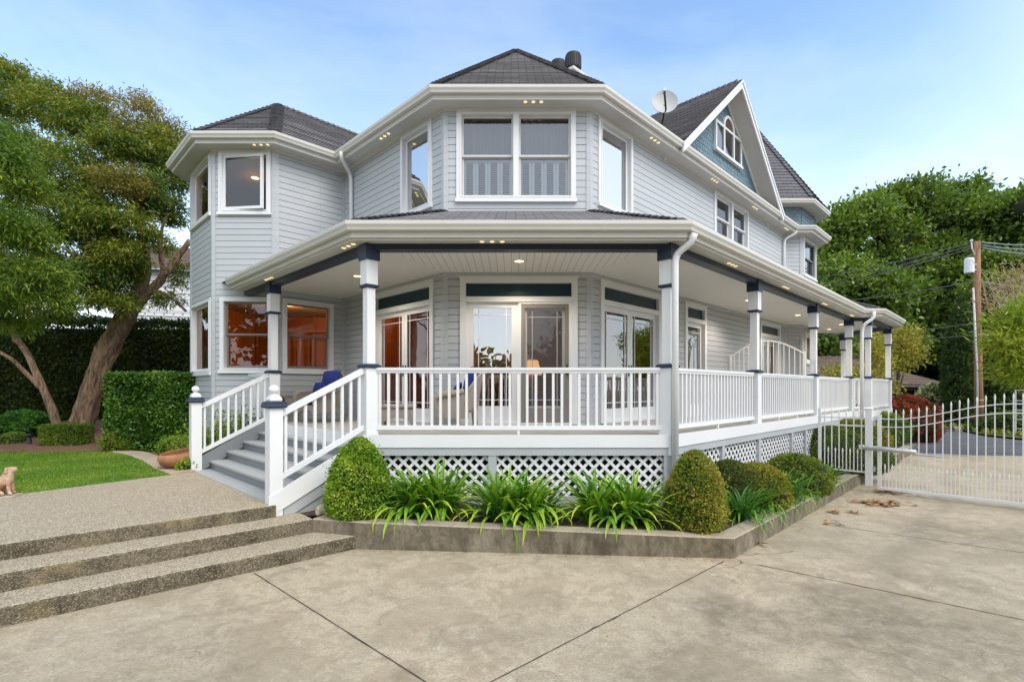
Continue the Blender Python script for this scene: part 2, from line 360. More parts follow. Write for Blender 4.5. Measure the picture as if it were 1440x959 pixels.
    def build(s, name, mats, parent=None, smooth=False, loc=None):
        o0 = org(parent) if loc is None else [0, 0, 0]
        me = bpy.data.meshes.new(name)
        me.from_pydata([(p[0]-o0[0], p[1]-o0[1], p[2]-o0[2]) for p in s.v], [], s.f)
        mats = mats if isinstance(mats, (list, tuple)) else [mats]
        for m in mats: me.materials.append(M[m] if isinstance(m, str) else m)
        me.polygons.foreach_set('material_index', s.m)
        uvl = me.uv_layers.new(name='UVMap'); flat = np.array(s.uv, dtype=np.float32).ravel()
        if len(flat) == len(me.loops)*2: uvl.data.foreach_set('uv', flat)
        if smooth: me.polygons.foreach_set('use_smooth', [True]*len(s.f))
        me.update()
        o = bpy.data.objects.new(name, me); COL.objects.link(o)
        if parent is not None: o.parent = parent
        if loc is not None: o.location = loc
        return o
def offset_line(pts, d):
    out = []; n = len(pts)
    nrm = []
    for i in range(n-1):
        dx, dy = pts[i+1][0]-pts[i][0], pts[i+1][1]-pts[i][1]; l = math.hypot(dx, dy); nrm.append((dy/l, -dx/l))
    for i in range(n):
        if i == 0: k = nrm[0]; out.append((pts[0][0]+k[0]*d, pts[0][1]+k[1]*d)); continue
        if i == n-1: k = nrm[-1]; out.append((pts[-1][0]+k[0]*d, pts[-1][1]+k[1]*d)); continue
        a, b = nrm[i-1], nrm[i]; mx, my = a[0]+b[0], a[1]+b[1]; q = 1+a[0]*b[0]+a[1]*b[1]
        out.append((pts[i][0]+mx/q*d, pts[i][1]+my/q*d))
    return out
class Fr:                                                        # the frame of one wall: s along it, o outward
    def __init__(f, p0, p1):
        f.p0 = p0; dx, dy = p1[0]-p0[0], p1[1]-p0[1]; f.L = math.hypot(dx, dy); f.d = (dx/f.L, dy/f.L); f.n = (f.d[1], -f.d[0])
    def pt(f, s, o, z): return (f.p0[0]+f.d[0]*s+f.n[0]*o, f.p0[1]+f.d[1]*s+f.n[1]*o, z)
    def box(f, mb, s0, s1, o0, o1, z0, z1, mi=0):
        mb.obox(f.pt(s0, o0, z0), (f.d[0]*(s1-s0), f.d[1]*(s1-s0), 0), (f.n[0]*(o1-o0), f.n[1]*(o1-o0), 0), (0, 0, z1-z0), mi)
    def quad(f, mb, s0, s1, o, z0, z1, mi=0):
        mb.face([f.pt(s0, o, z0), f.pt(s1, o, z0), f.pt(s1, o, z1), f.pt(s0, o, z1)], mi, [(s0, z0), (s1, z0), (s1, z1), (s0, z1)])
    def px(f, x):                                                # s of the wall point seen at photo column x
        r = (x-720)/F; return (r*f.p0[1]-f.p0[0])/(f.d[0]-r*f.d[1])

# ------------------------------------------------------------------ leaves
def unit(v): return v/np.maximum(np.linalg.norm(v, axis=1, keepdims=True), 1e-9)
def leaf_obj(name, pts, nrm, L, W, pal, mat, parent, spread=.7, clump=None, jit=.5, core=None, bend=0.0):
    n = len(pts); d = unit(nrm*(1-spread)+RNG.normal(size=(n, 3))*spread)
    sd = unit(np.cross(d, RNG.normal(size=(n, 3))))
    l = (L*(1-jit*.5+RNG.random(n)*jit))[:, None]; w = (W*(1-jit*.5+RNG.random(n)*jit))[:, None]
    mid = pts+d*l*.45; up = np.cross(sd, d)
    v = np.empty((n, 4, 3), np.float32)
    v[:, 0] = pts; v[:, 1] = mid+sd*w*.5+up*w*.12; v[:, 2] = pts+d*l; v[:, 2, 2] -= bend*l[:, 0]; v[:, 3] = mid-sd*w*.5+up*w*.12
    v = v.reshape(-1, 3)-np.array(org(parent), np.float32)
    pal = np.array(pal, np.float32)
    q = RNG.random(n)*.55+(clump if clump is not None else RNG.random(n))*.45
    q = np.clip(q, 0, .999)*(len(pal)-1); i0 = q.astype(int); t = (q-i0)[:, None]
    c = pal[i0]*(1-t)+pal[i0+1]*t; c = c*(.8+.4*RNG.random(n)[:, None])*np.array([1.75, 1.6, 1.15], np.float32)
    me = bpy.data.meshes.new(name); nc = 0; cf = []
    cv = np.zeros((0, 3), np.float32)
    if core is not None:
        cv = np.array(core.v, np.float32)-np.array(org(parent), np.float32); cf = core.f
    allv = np.concatenate([v, cv]); me.vertices.add(len(allv)); me.vertices.foreach_set('co', allv.ravel())
    loops = np.concatenate([np.arange(4*n, dtype=np.int32), np.array([i+4*n for f in cf for i in f], dtype=np.int32)])
    sizes = np.concatenate([np.full(n, 4, np.int32), np.array([len(f) for f in cf], dtype=np.int32)])
    starts = np.concatenate([[0], np.cumsum(sizes)[:-1]]).astype(np.int32)
    me.loops.add(len(loops)); me.loops.foreach_set('vertex_index', loops)
    me.polygons.add(len(sizes)); me.polygons.foreach_set('loop_start', starts); me.polygons.foreach_set('loop_total', sizes)
    me.polygons.foreach_set('material_index', np.concatenate([np.zeros(n, np.int32), np.ones(len(cf), np.int32)]))
    me.materials.append(M[mat]); me.materials.append(M['leaf_core'])
    at = me.attributes.new('tint', 'FLOAT_COLOR', 'POINT')
    cc = np.ones((len(allv), 4), np.float32); cc[:4*n, :3] = np.repeat(c, 4, axis=0); at.data.foreach_set('color', cc.ravel())
    me.update(calc_edges=True); me.validate()
    o = bpy.data.objects.new(name, me); COL.objects.link(o)
    if parent is not None: o.parent = parent
    return o
def blob_points(blobs, per, k, rc, shell=.55, flat=.7):
    """clumps of leaves spread through ellipsoids: per clumps per unit weight, k leaves each"""
    P_, N_, C_ = [], [], []
    for (c, r, w) in blobs:
        m = max(1, int(per*w)); d = unit(RNG.normal(size=(m, 3))); rad = (shell+(1-shell)*RNG.random(m))[:, None]
        cc = np.array(c)+d*rad*np.array(r)*(.9+.2*RNG.random((m, 1)))
        tone = np.clip(.5*RNG.random(m)+.55*RNG.random()-.03, 0, 1)
        pp = np.repeat(cc, k, axis=0)+RNG.normal(size=(m*k, 3))*rc*np.array([1, 1, flat])
        nn = np.repeat(d, k, axis=0)*.6+unit(pp-np.repeat(cc, k, axis=0))*.4+np.array([0, 0, .25])
        P_.append(pp); N_.append(unit(nn)); C_.append(np.repeat(tone, k))
    return np.concatenate(P_), np.concatenate(N_), np.concatenate(C_)
def ball(mb, c, r, n=12, m=8, lump=.0, mi=0):
    ph = random.random()*6
    prof = []
    base = len(mb.v)
    for i in range(m+1):
        t = math.pi*i/m
        for k in range(n):
            a = 2*math.pi*k/n; q = 1+lump*math.sin(3*a+ph+2*t)*math.sin(2*t+ph)
            mb.v.append((c[0]+r[0]*q*math.sin(t)*math.cos(a), c[1]+r[1]*q*math.sin(t)*math.sin(a), c[2]-r[2]*q*math.cos(t)))
    for i in range(m):
        for k in range(n):
            a0 = base+i*n+k; b0 = base+i*n+(k+1) % n
            mb.f.append((a0, b0, b0+n, a0+n)); mb.m.append(mi); mb.uv.extend([(0, 0)]*4)
SKY, SUN, SUN_EL, SUN_ROT, EXPO, CLOUD = .15, 1.5, 48, 140, .85, (6.0, 6.2, 6.5)
# ================================================================== the house
LAMPS = []
HOUSE = thing('house', 'two-storey grey clapboard house with wraparound white porch, bay towers and dark shingle roofs', 'house', (0.1, 12, .3))
def add(v, k, q): return (v[0]+k[0]*q, v[1]+k[1]*q)
CL, CR = (-1.31, 9.9), (1.51, 9.9)
T1, T2 = (-5.37, 11.6), (-6.79, 11.6); T3 = add(T2, B, 1.85); T4 = (T3[0], T3[1]+1.6)
IC = add(CL, B, 4.073)
RE = add(CR, A, 11.46); RT1 = (10.2, RE[1]); RT2 = add(RT1, A, 1.6); RT3 = (RT2[0], RT2[1]+1.6); RT4 = add(RT3, B, 1.6)
W = [T4, T3, T2, T1, IC, CL, CR, RE, RT1, RT2, RT3, RT4]
DECK, CEIL, ZE, ZTOP, GND = 1.32, 4.26, 7.575, 7.43, .3
FT3, FT2, FT1, FTI, FL, FF, FR, FX, FA, FY, FB = [Fr(W[i], W[i+1]) for i in range(11)]

def frame_rect(fr, mb, s0, s1, z0, z1, o0, o1, w, wt=None, wb=None, mi=0):
    wt = w if wt is None else wt; wb = w if wb is None else wb
    fr.box(mb, s0, s0+w, o0, o1, z0, z1, mi); fr.box(mb, s1-w, s1, o0, o1, z0, z1, mi)
    fr.box(mb, s0+w, s1-w, o0, o1, z1-wt, z1, mi); fr.box(mb, s0+w, s1-w, o0, o1, z0, z0+wb, mi)
OPEN = {}
def opening(fr, s0, s1, z0, z1): OPEN.setdefault(id(fr), []).append((s0, s1, z0, z1))
def pane(fr, s0, s1, z0, z1, o, mat, parent):
    mb = MB(); fr.quad(mb, s0, s1, o, z0, z1); return mb.build('pane', mat, parent)
def window(fr, s0, s1, z0, z1, kind='hung', cas=.10, sash='white', gl='glass', casmat='white', n=1, content=None):
    opening(fr, s0+.02, s1-.02, z0+.02, z1-.02)
    mb = MB()
    frame_rect(fr, mb, s0, s1, z0+.07, z1, -.14, .045, cas, cas, .05)
    frame_rect(fr, mb, s0+cas-.03, s1-cas+.03, z0+.09, z1-cas+.03, .046, .058, .022)
    fr.box(mb, s0-.02, s1+.02, -.14, .075, z0, z0+.068)
    w = mb.build('window', casmat, HOUSE)
    a0, a1, b0, b1 = s0+cas, s1-cas, z0+.12, z1-cas
    mul = .11
    each = (a1-a0-(n-1)*mul)/n
    for k in range(n):
        u0 = a0+k*(each+mul); u1 = u0+each
        if k: 
            m2 = MB(); fr.box(m2, u0-mul, u0, -.14, .044, b0, b1); m2.build('mullion', casmat, w)
        if kind == 'hung':
            zm = (b0+b1)/2
            m2 = MB(); frame_rect(fr, m2, u0, u1, zm-.005, b1, -.075, -.035, .035, .04, .04); m2.build('sash', sash, w)
            m2 = MB(); frame_rect(fr, m2, u0+.004, u1-.004, b0, zm+.02, -.118, -.078, .035, .04, .055); m2.build('sash', sash, w)
            pane(fr, u0+.035, u1-.035, zm+.035, b1-.04, -.055, gl, w); pane(fr, u0+.04, u1-.04, b0+.055, zm-.02, -.098, gl, w)
        else:
            m2 = MB(); frame_rect(fr, m2, u0, u1, b0, b1, -.09, -.04, .05); m2.build('sash', sash, w)
            pane(fr, u0+.05, u1-.05, b0+.05, b1-.05, -.065, gl, w)
        if content == 'shutters':
            zm = (b0+b1)/2
            pn = 4; pw = (u1-u0-.04)/pn
            for j in range(pn):
                m2 = MB(); q0 = u0+.02+j*pw; q1 = q0+pw-.006
                frame_rect(fr, m2, q0, q1, b0+.03, zm-.0, -.22, -.19, .05, .05, .05)
                z = b0+.1
                while z < zm-.07:
                    m2.obox(fr.pt(q0+.05, -.222, z), (fr.d[0]*(q1-q0-.10), fr.d[1]*(q1-q0-.10), 0), (fr.n[0]*.03, fr.n[1]*.03, -.012), (0, 0, .005)); z += .036
                m2.build('shutter', 'shutter', w)
            m2 = MB(); N = 60
            for j in range(N):
                t0, t1 = u0+(u1-u0)*j/N, u0+(u1-u0)*(j+1)/N
                f = lambda t: -.30+.016*math.sin(t*47+2*math.sin(t*5))+.014*math.sin(t*23+1)+.012*math.sin(t*91+3*math.sin(t*7))
                m2.face([fr.pt(t0, f(t0), zm-.05), fr.pt(t1, f(t1), zm-.05), fr.pt(t1, f(t1), b1+.05), fr.pt(t0, f(t0), b1+.05)])
            m2.build('curtain', 'curtain', w, smooth=True)
        if content == 'blind':
            m2 = MB(); z = b0+.02
            while z < b1: m2.obox(fr.pt(u0+.01, -.19, z), (fr.d[0]*(u1-u0-.02), fr.d[1]*(u1-u0-.02), 0), (fr.n[0]*.04, fr.n[1]*.04, -.02), (0, 0, .004)); z += .05
            m2.build('blind', 'curtain', w)
    return w

# ---- windows, upper storey
window(FF, FF.px(642), FF.px(809.5), 5.62, 7.41, 'hung', .10, 'cream', 'soft_glass', n=2, content='shutters')
window(FL, FL.px(565), FL.px(608.5), 5.62, 7.40, 'fixed', .10, gl='coated_glass')
window(FR, FR.px(840), FR.px(888), 5.62, 7.40, 'fixed', .10, gl='coated_glass')
window(FR, 5.58, 7.98, 6.05, 7.40, 'hung', .10, 'white', 'glass', n=2, content='blind')
window(FA, FA.px(1128.5), FA.px(1146.5), 6.0, 7.40, 'hung', .09, 'taupe', 'half_glass', content='blind')
wt = window(FT1, FT1.px(308), FT1.px(381.5), 5.95, 7.40, 'none', .10)
for c in list(wt.children): bpy.data.objects.remove(c)
s0, s1, z0, z1 = FT1.px(308)+.1, FT1.px(381.5)-.1, 6.07, 7.30
# the casement swings out on its left edge
ang = math.radians(7)
fo = Fr(FT1.pt(s0, -.01, 0)[:2], add(FT1.pt(s0, -.01, 0)[:2], (math.cos(-ang), math.sin(-ang)), 1))
mb = MB(); frame_rect(fo, mb, .0, s1-s0-.02, z0, z1, -.02, .03, .06); ca = mb.build('casement', 'white', wt)
pane(fo, .06, s1-s0-.08, z0+.06, z1-.06, .005, 'glass', ca)
window(FT2, FT2.L-FT2.L*.93, FT2.L*.97, 5.95, 7.40, 'fixed', .09)
# ---- windows, ground floor
window(FT1, FT1.px(310), FT1.px(386)-.03, 2.37, 4.09, 'hung', .10, 'taupe', 'glass')
window(FTI, .15, 1.37, 2.37, 4.09, 'hung', .10, 'taupe', 'glass')
window(FT2, FT2.L*.07, FT2.L*.97, 2.33, 4.09, 'fixed', .09)
window(FA, FA.px(1131), FA.px(1143.5), 2.9, 4.02, 'fixed', .09)

# ---- porch doors
def leaf(fr, s0, s1, z0, z1, parent, mat='white', o=-.07, gl='glass', handle=None, bottom=.25, st=.095):
    mb = MB(); frame_rect(fr, mb, s0, s1, z0, z1, o-.04, o, st, .11, bottom)
    a0, a1, b0, b1 = s0+st, s1-st, z0+bottom, z1-.11; w = a1-a0
    k = min(.10, w*.2)
    for s in (a0+k, a1-k): fr.box(mb, s-.008, s+.008, o-.014, o-.003, b0, b1)
    for z in (b0+.12, b1-.13):
        fr.box(mb, a0, a0+k-.008, o-.014, o-.003, z-.008, z+.008); fr.box(mb, a0+k+.008, a1-k-.008, o-.014, o-.003, z-.008, z+.008); fr.box(mb, a1-k+.008, a1, o-.014, o-.003, z-.008, z+.008)
    d = mb.build('door_leaf', mat, parent)
    pane(fr, a0, a1, b0, b1, o-.02, gl, d)
    if handle is not None:
        hs = s1-.045 if handle else s0+.045
        mb = MB(); fr.box(mb, hs-.018, hs+.018, o, o+.012, z0+.92, z0+1.16); mb.tube([fr.pt(hs, o+.012, z0+1.04), fr.pt(hs, o+.05, z0+1.04), fr.pt(hs+(.09 if not handle else -.09), o+.055, z0+1.04)], .009, 6)
        mb.build('handle', 'black', d)
    return d
def door_set(name, fr, s0, s1, n, z0=1.335, z1=4.16, gl='glass', slide=False):
    opening(fr, s0+.02, s1-.02, GND-1, z1-.02)
    c = .115; mb = MB()
    fr.box(mb, s0, s0+c, -.16, .045, z0, z1); fr.box(mb, s1-c, s1, -.16, .045, z0, z1)
    fr.box(mb, s0+c, s1-c, -.16, .045, z1-.10, z1); fr.box(mb, s0+c, s1-c, -.16, .04, 3.70, 3.80)
    fr.box(mb, s0+c, s1-c, -.16, .03, z0-.01, z0+.03)
    fr.box(mb, s0-.015, s1+.015, .0, .06, z1+.001, z1+.03)
    fr.box(mb, s0, s1, -.16, .0, GND, z0-.012)
    d = mb.build(name, 'white', HOUSE)
    mb = MB(); fr.box(mb, s0+c, s1-c, -.06, -.03, 3.80, z1-.10); mb.build('transom_panel', 'teal', d)
    a0, a1 = s0+c, s1-c
    if slide:
        m = (a0+a1)/2
        leaf(fr, a0, m, z0+.03, 3.70, d, 'white', -.05, 'bright_glass', None, .32, .14)
        mb = MB(); fr.box(mb, m-.005, m+.045, -.06, .012, z0+.03, 3.70); fr.box(mb, a1-.05, a1, -.06, .012, z0+.03, 3.70); fr.box(mb, m+.045, a1-.05, -.06, .012, 3.66, 3.70); mb.build('door_track', 'white', d)
        leaf(fr, m+.045, a1-.05, z0+.03, 3.66, d, 'white', -.10, gl, None, .32, .12)
        sc = MB(); frame_rect(fr, sc, m+.046, a1-.051, z0+.032, 3.658, -.028, -.008, .07, .07, .28); sd = sc.build('screen_door', 'taupe', d)
        mb = MB(); fr.quad(mb, m+.1, a1-.11, -.018, z0+.3, 3.6); mb.build('screen', 'screen', sd)
        mb = MB(); fr.box(mb, a1-.105, a1-.075, -.008, .03, z0+.95, z0+1.15); mb.build('handle', 'black', sd)
    elif n == 2:
        m = (a0+a1)/2
        leaf(fr, a0, m-.003, z0+.03, 3.70, d, 'white', -.05, gl, True); leaf(fr, m+.003, a1, z0+.03, 3.70, d, 'white', -.05, gl, False)
    else: leaf(fr, a0, a1, z0+.03, 3.70, d, 'white', -.05, gl, True)
    return d
door_set('sliding_door', FF, FF.px(647), FF.px(812), 2, slide=True)
door_set('french_door', FL, FL.px(527), FL.px(611), 2)
door_set('french_door', FR, FR.px(843), FR.px(928), 2, gl='half_glass')
door_set('porch_door', FR, FR.px(962), FR.px(992), 1, gl='half_glass')
door_set('french_door', FR, FR.px(1068), FR.px(1096), 2)

# ---- clapboard walls: every board a sloped strip with a shadow gap over it, cut round the openings
def wall(fr, z0, z1, h=.137):
    mb = MB(); ops = OPEN.get(id(fr), []); k = 0; uo = random.uniform(0, 9)
    def runs(za, zb):
        zc = (za+zb)/2; iv = [(0, fr.L)]
        for (s0, s1, q0, q1) in ops:
            if q0 < zc < q1:
                nx = []
                for (a, b) in iv:
                    if s0 > a: nx.append((a, min(b, s0)))
                    if s1 < b: nx.append((max(a, s1), b))
                iv = [x for x in nx if x[1]-x[0] > 1e-4]
        return iv
    z = z0
    while z < z1-1e-4:
        zt = min(z+h, z1); za_ = z; cuts = sorted({z, zt-.009, zt} | {q for o in ops for q in (o[2], o[3]) if z < q < zt})
        tilt = random.uniform(-.0012, .0012)
        for a, b in zip(cuts[:-1], cuts[1:]):
            if b-a < 1e-4: continue
            for (s0, s1) in runs(a, b):
                if b <= zt-.0089:
                    oa, ob = .014-.003*(a-z)/h+tilt*.6, .014-.003*(b-z)/h+tilt*.6
                    mb.face([fr.pt(s0, oa, a), fr.pt(s1, oa, a), fr.pt(s1, ob, b), fr.pt(s0, ob, b)], 0, [(s0+uo, a-z0+.001), (s1+uo, a-z0+.001), (s1+uo, b-z0), (s0+uo, b-z0)])
                else:
                    mb.face([fr.pt(s0, -.03, a), fr.pt(s1, -.03, a), fr.pt(s1, -.03, b), fr.pt(s0, -.03, b)], 0)
                    mb.face([fr.pt(s0, .011, a), fr.pt(s1, .011, a), fr.pt(s1, -.03, a), fr.pt(s0, -.03, a)], 0)
                    mb.face([fr.pt(s0, -.03, b), fr.pt(s1, -.03, b), fr.pt(s1, .014, b), fr.pt(s0, .014, b)], 0)
        z = zt
    return mb.build('wall', 'siding', HOUSE)
for f in (FT3, FT2, FT1, FTI, FL, FF, FR, FX, FA, FY, FB): wall(f, GND, ZTOP)
for i in range(1, 11):
    p, q, r = W[i-1], W[i], W[i+1]; d0 = Fr(p, q).d; d1 = Fr(q, r).d; l = .075
    mb = MB(); mb.sweep([add(q, d0, -l), q, add(q, d1, l)], [(-.015, GND), (.026, GND), (.026, ZTOP), (-.015, ZTOP)], close_prof=True)
    mb.build('corner_board', 'siding', HOUSE)
BACK = [RT4, (RT4[0], 24.5), (T4[0], 24.5), T4]
mb = MB()
for p, q in zip(BACK[:-1], BACK[1:]): Fr(p, q).quad(mb, 0, Fr(p, q).L, 0, GND, ZTOP)
mb.build('rear_wall', 'siding', HOUSE)
FOOT = W+BACK[1:3]
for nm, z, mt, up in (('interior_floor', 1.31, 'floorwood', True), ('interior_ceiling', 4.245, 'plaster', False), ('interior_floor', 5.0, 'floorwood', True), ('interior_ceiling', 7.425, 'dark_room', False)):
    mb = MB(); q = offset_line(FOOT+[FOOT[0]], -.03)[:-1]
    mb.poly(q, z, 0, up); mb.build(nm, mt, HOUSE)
# rooms: inner walls that the lit ground floor shows through its glass
for (p, q, z0, z1, mt) in ((add((-9.2, 15.9), A, 0), (-3.2, 15.9), 1.31, 4.24, 'oak'), ((-3.2, 15.9), (.1, 14.3), 1.31, 4.24, 'oak'), ((.1, 14.3), (3.4, 16), 1.31, 4.24, 'plaster'), ((3.4, 16), (9, 21.8), 1.31, 4.24, 'plaster'),
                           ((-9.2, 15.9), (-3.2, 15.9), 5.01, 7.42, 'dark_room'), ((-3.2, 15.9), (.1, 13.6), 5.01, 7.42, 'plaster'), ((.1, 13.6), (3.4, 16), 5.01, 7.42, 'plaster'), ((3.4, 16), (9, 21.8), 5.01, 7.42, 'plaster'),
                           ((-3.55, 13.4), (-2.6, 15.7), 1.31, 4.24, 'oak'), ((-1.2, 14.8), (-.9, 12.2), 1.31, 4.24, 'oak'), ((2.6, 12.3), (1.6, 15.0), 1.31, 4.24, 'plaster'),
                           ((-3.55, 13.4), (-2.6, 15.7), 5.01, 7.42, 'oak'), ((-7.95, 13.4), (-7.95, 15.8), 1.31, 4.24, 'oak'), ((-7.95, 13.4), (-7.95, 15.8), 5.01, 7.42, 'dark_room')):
    f = Fr(p, q); mb = MB(); f.box(mb, 0, f.L, -.1, 0, z0, z1); mb.build('interior_wall', mt, HOUSE)
# wood panels and a plate rack in the tower room
f = Fr((-8.6, 15.85), (-3.3, 15.85)); mb = MB()
for k in range(9):
    frame_rect(f, mb, .1+k*.58, .6+k*.58, 1.5, 2.5, .0, .03, .08); frame_rect(f, mb, .1+k*.58, .6+k*.58, 2.6, 3.6, .0, .03, .08)
f.box(mb, 0, 5.3, 0, .08, 3.75, 3.85); mb.build('wall_panel', 'oak', HOUSE)

# ---- lamps
def lamp(name, x, y, z, watt, c=(1, .50, .17), r=.12, spot=False):
    l = bpy.data.lights.new(name, 'SPOT' if spot else 'POINT')
    if spot: l.spot_size = math.radians(150); l.spot_blend = .6
    l.energy = watt; l.color = c; l.shadow_soft_size = r
    o = bpy.data.objects.new(name, l); COL.objects.link(o); o.location = (x-.1, y-12, z-.3); o.parent = HOUSE; return o
def downlight(x, y, z):
    mb = MB(); mb.lathe((x, y, z-.012), [(.105, .012), (.105, .004), (.085, 0), (.08, .012)], 20); o = mb.build('downlight', 'white', HOUSE)
    mb = MB(); mb.lathe((x, y, z-.005), [(.078, 0), (.078, .003)], 20); mb.build('bulb', 'lamp_on', o)
for (px, py) in ((730, 367), (503, 388), (1053, 422), (1122, 443), (1183, 456), (1166, 463)):
    d = (CEIL-CAMZ)*F/(546-py); downlight((px-720)/F*d, d, CEIL); lamp('downlight_glow', (px-720)/F*d, d, CEIL-.05, 60, (1, .86, .70), .07, True)
for (x, y, z, w) in ((-5.9, 13.6, 4.24, 17), (-4.6, 14.6, 4.24, 17), (-2.4, 12.7, 4.24, 19), (-.2, 12.6, 4.24, 8), (3.4, 13.6, 4.24, 8), (-6.58, 13.1, 7.42, 6)):
    downlight(x, y, z); lamp('downlight_glow', x, y, z-.25, w)
lamp('downlight_glow', .35, 11.6, 2.75, 5)

# ---- eaves
EW = W[:11]
mb = MB(); mb.sweep(EW, [(.0, ZTOP), (.39, ZTOP)]); mb.build('soffit', 'soffit', HOUSE)
mb = MB(); mb.sweep(EW, [(.012, ZTOP-.055), (.035, ZTOP-.05), (.045, ZTOP-.02), (.06, ZTOP-.003)]); mb.build('crown_trim', 'cream', HOUSE)
mb = MB(); mb.sweep(EW, [(.36, ZTOP-.002), (.36, ZTOP-.03), (.385, ZTOP-.03), (.385, ZE-.08), (.40, ZE-.075)]); mb.build('fascia', 'cream', HOUSE)
def gutter(pts, o, z, name='gutter', parent=None, hgt=.125, dep=.12, rng=None):
    mb = MB(); mb.sweep(pts, [(o-dep, z), (o-dep, z-hgt), (o-dep*.32, z-hgt), (o-dep*.22, z-hgt*.72), (o-dep*.02, z-hgt*.42), (o, z-hgt*.12), (o, z), (o-.014, z), (o-.016, z-hgt*.12), (o-.03, z-hgt*.4), (o-dep*.4, z-hgt+.012), (o-dep+.008, z-hgt+.012), (o-dep+.008, z)], close_prof=True, rng=rng)
    return mb.build(name, 'cream', parent or HOUSE)
gutter(EW, .505, ZE+.04)
def eave_light(fr, px, o, z, off):
    fo = Fr(fr.pt(0, o, 0)[:2], fr.pt(fr.L, o, 0)[:2]); s = fo.px(px); mb = MB(); fo.box(mb, s-.2, s+.2, -.03, .03, z-.003, z-.0005, 1)
    for k in (-1, 0, 1):
        c = fo.pt(s+k*.15, 0, z-.014); mb.lathe(c, [(.036, .012), (.036, .003), (.03, 0)], 12, 0)
    mb.build('eave_light', ['eave_on', 'soffit'], HOUSE)
for fr, px in ((FT1, 367), (FL, 541), (FF, 750), (FR, 921), (FR, 1005), (FR, 1062), (FR, 1106)): eave_light(fr, px, .26, ZTOP, 0)

# ---- roofs: each course of shingles a strip of its own
def clip(poly, v0, v1):
    for (lim, sg) in ((v0, 1), (v1, -1)):
        out = []
        for i in range(len(poly)):
            a, b = poly[i], poly[(i+1) % len(poly)]; da, db = sg*(a[1]-lim), sg*(b[1]-lim)
            if da >= 0: out.append(a)
            if (da >= 0) != (db >= 0): t = da/(da-db); out.append((a[0]+(b[0]-a[0])*t, a[1]+(b[1]-a[1])*t))
        poly = out
        if len(poly) < 3: return []
    return poly
def roof_face(mb, pts, course=.14, lift=.03, mi=0, scallop=0):
    p = [Vector(q) for q in pts]; n = Vector((0, 0, 0))
    for i in range(len(p)): n += p[i].cross(p[(i+1) % len(p)])
    n.normalize()
    if n.z < -.01: n = -n
    u = Vector((0, 0, 1)).cross(n).normalized(); v = n.cross(u)
    o = min(p, key=lambda q: q.dot(v))
    q2 = [((q-o).dot(u), (q-o).dot(v)) for q in p]; top = max(q[1] for q in q2); k = 0; ph = random.random()*7
    P3 = lambda a, h: o+u*a[0]+v*a[1]+n*h
    while k*course < top-1e-4:
        a, b = k*course, (k+1)*course; c = clip(q2, a, b)
        if c:
            hh = lift*random.uniform(.85, 1.15)
            mb.face([P3(q, hh*(1-(q[1]-a)/course)+.002) for q in c], mi, [(q[0]+ph, q[1]) for q in c])
            lo = [q for q in c if abs(q[1]-a) < 1e-5]
            if len(lo) >= 2:
                x0, x1 = min(q[0] for q in lo), max(q[0] for q in lo)
                mb.face([P3((x0, a), .0), P3((x1, a), .0), P3((x1, a), hh+.002), P3((x0, a), hh+.002)], mi, [(x0+ph, a), (x1+ph, a), (x1+ph, a+.01), (x0+ph, a+.01)])
        k += 1
def scales(mb, fr, inside_, s0, s1, z0, z1, o=.004, w=.135, row=.125):
    k = 0; z = z0
    while z < z1:
        s = s0-(w/2 if k % 2 else 0)
        while s < s1:
            c = s+w/2
            if inside_(c, z+row*.5):
                j = random.uniform(-.003, .003); ln = row*1.62; ww = w*.47
                pts = [(-ww, ln, .002), (-ww, row*.55, .010+j), (-ww*.78, row*.22, .014+j), (-ww*.38, .012, .017+j), (0, -.004, .018+j), (ww*.38, .012, .017+j), (ww*.78, row*.22, .014+j), (ww, row*.55, .010+j), (ww, ln, .002)]
                f = [fr.pt(c+a, o+h, z+b) for a, b, h in pts]; mb.face(f, 0, [(c+a+k*3.7, z+b) for a, b, h in pts])
                g0 = [fr.pt(c+a, o-.004, z+b) for a, b, h in pts]
                for i in range(1, 7): mb.face([g0[i], g0[i+1], f[i+1], f[i]], 0, [(c+k*3.7, z)]*4)
            s += w
        z += row; k += 1
def hip_caps(par, p, q, n1, n2, w=.15, step=.16):
    p, q = Vector(p), Vector(q); d = (q-p); L = d.length; d.normalize(); mb = MB()
    up = (Vector(n1)+Vector(n2)).normalized()
    w1 = d.cross(Vector(n1)).normalized(); w2 = d.cross(Vector(n2)).normalized()
    if w1.z > 0: w1 = -w1
    if w2.z > 0: w2 = -w2
    if w1.dot(w2) > .98: w2 = -w2
    t = .16
    while t < L-.05:
        a, b = p+d*t, p+d*min(L, t+step*1.25); h0, h1 = .075, .035
        for ww in (w1, w2):
            pts = [a+up*h0, b+up*h1, b+ww*w+up*(h1-.006), a+ww*w+up*(h0-.006)]
            mb.face(pts, 0, [(0, t), (0, t+.1), (.2, t+.1), (.2, t)])
            mb.face([a+up*h0, a+ww*w+up*(h0-.006), a+ww*w+up*.008, a+up*.02], 0)
        t += step
    return mb.build('hip_cap', 'dark_shingles', par)
def nrm3(a, b, c):
    n = (Vector(b)-Vector(a)).cross(Vector(c)-Vector(a)).normalized(); return n if n.z > 0 else -n
EV = [(q[0], q[1], ZE) for q in offset_line(W, .47)]
PITCH = .831
rr = 3.875; AP = (.1, EV[5][1]+rr, ZE+PITCH*rr)
def a3(v, k, s, dz=0): return (v[0]+k[0]*s, v[1]+k[1]*s, v[2]+dz)
mb = MB(); GL, GR = EV[5], EV[6]
roof_face(mb, [GL, GR, AP]); roof_face(mb, [GR, a3(GR, A, 13), a3(AP, A, 11.4), AP]); roof_face(mb, [a3(GL, B, 8), GL, AP, a3(AP, B, 8)])
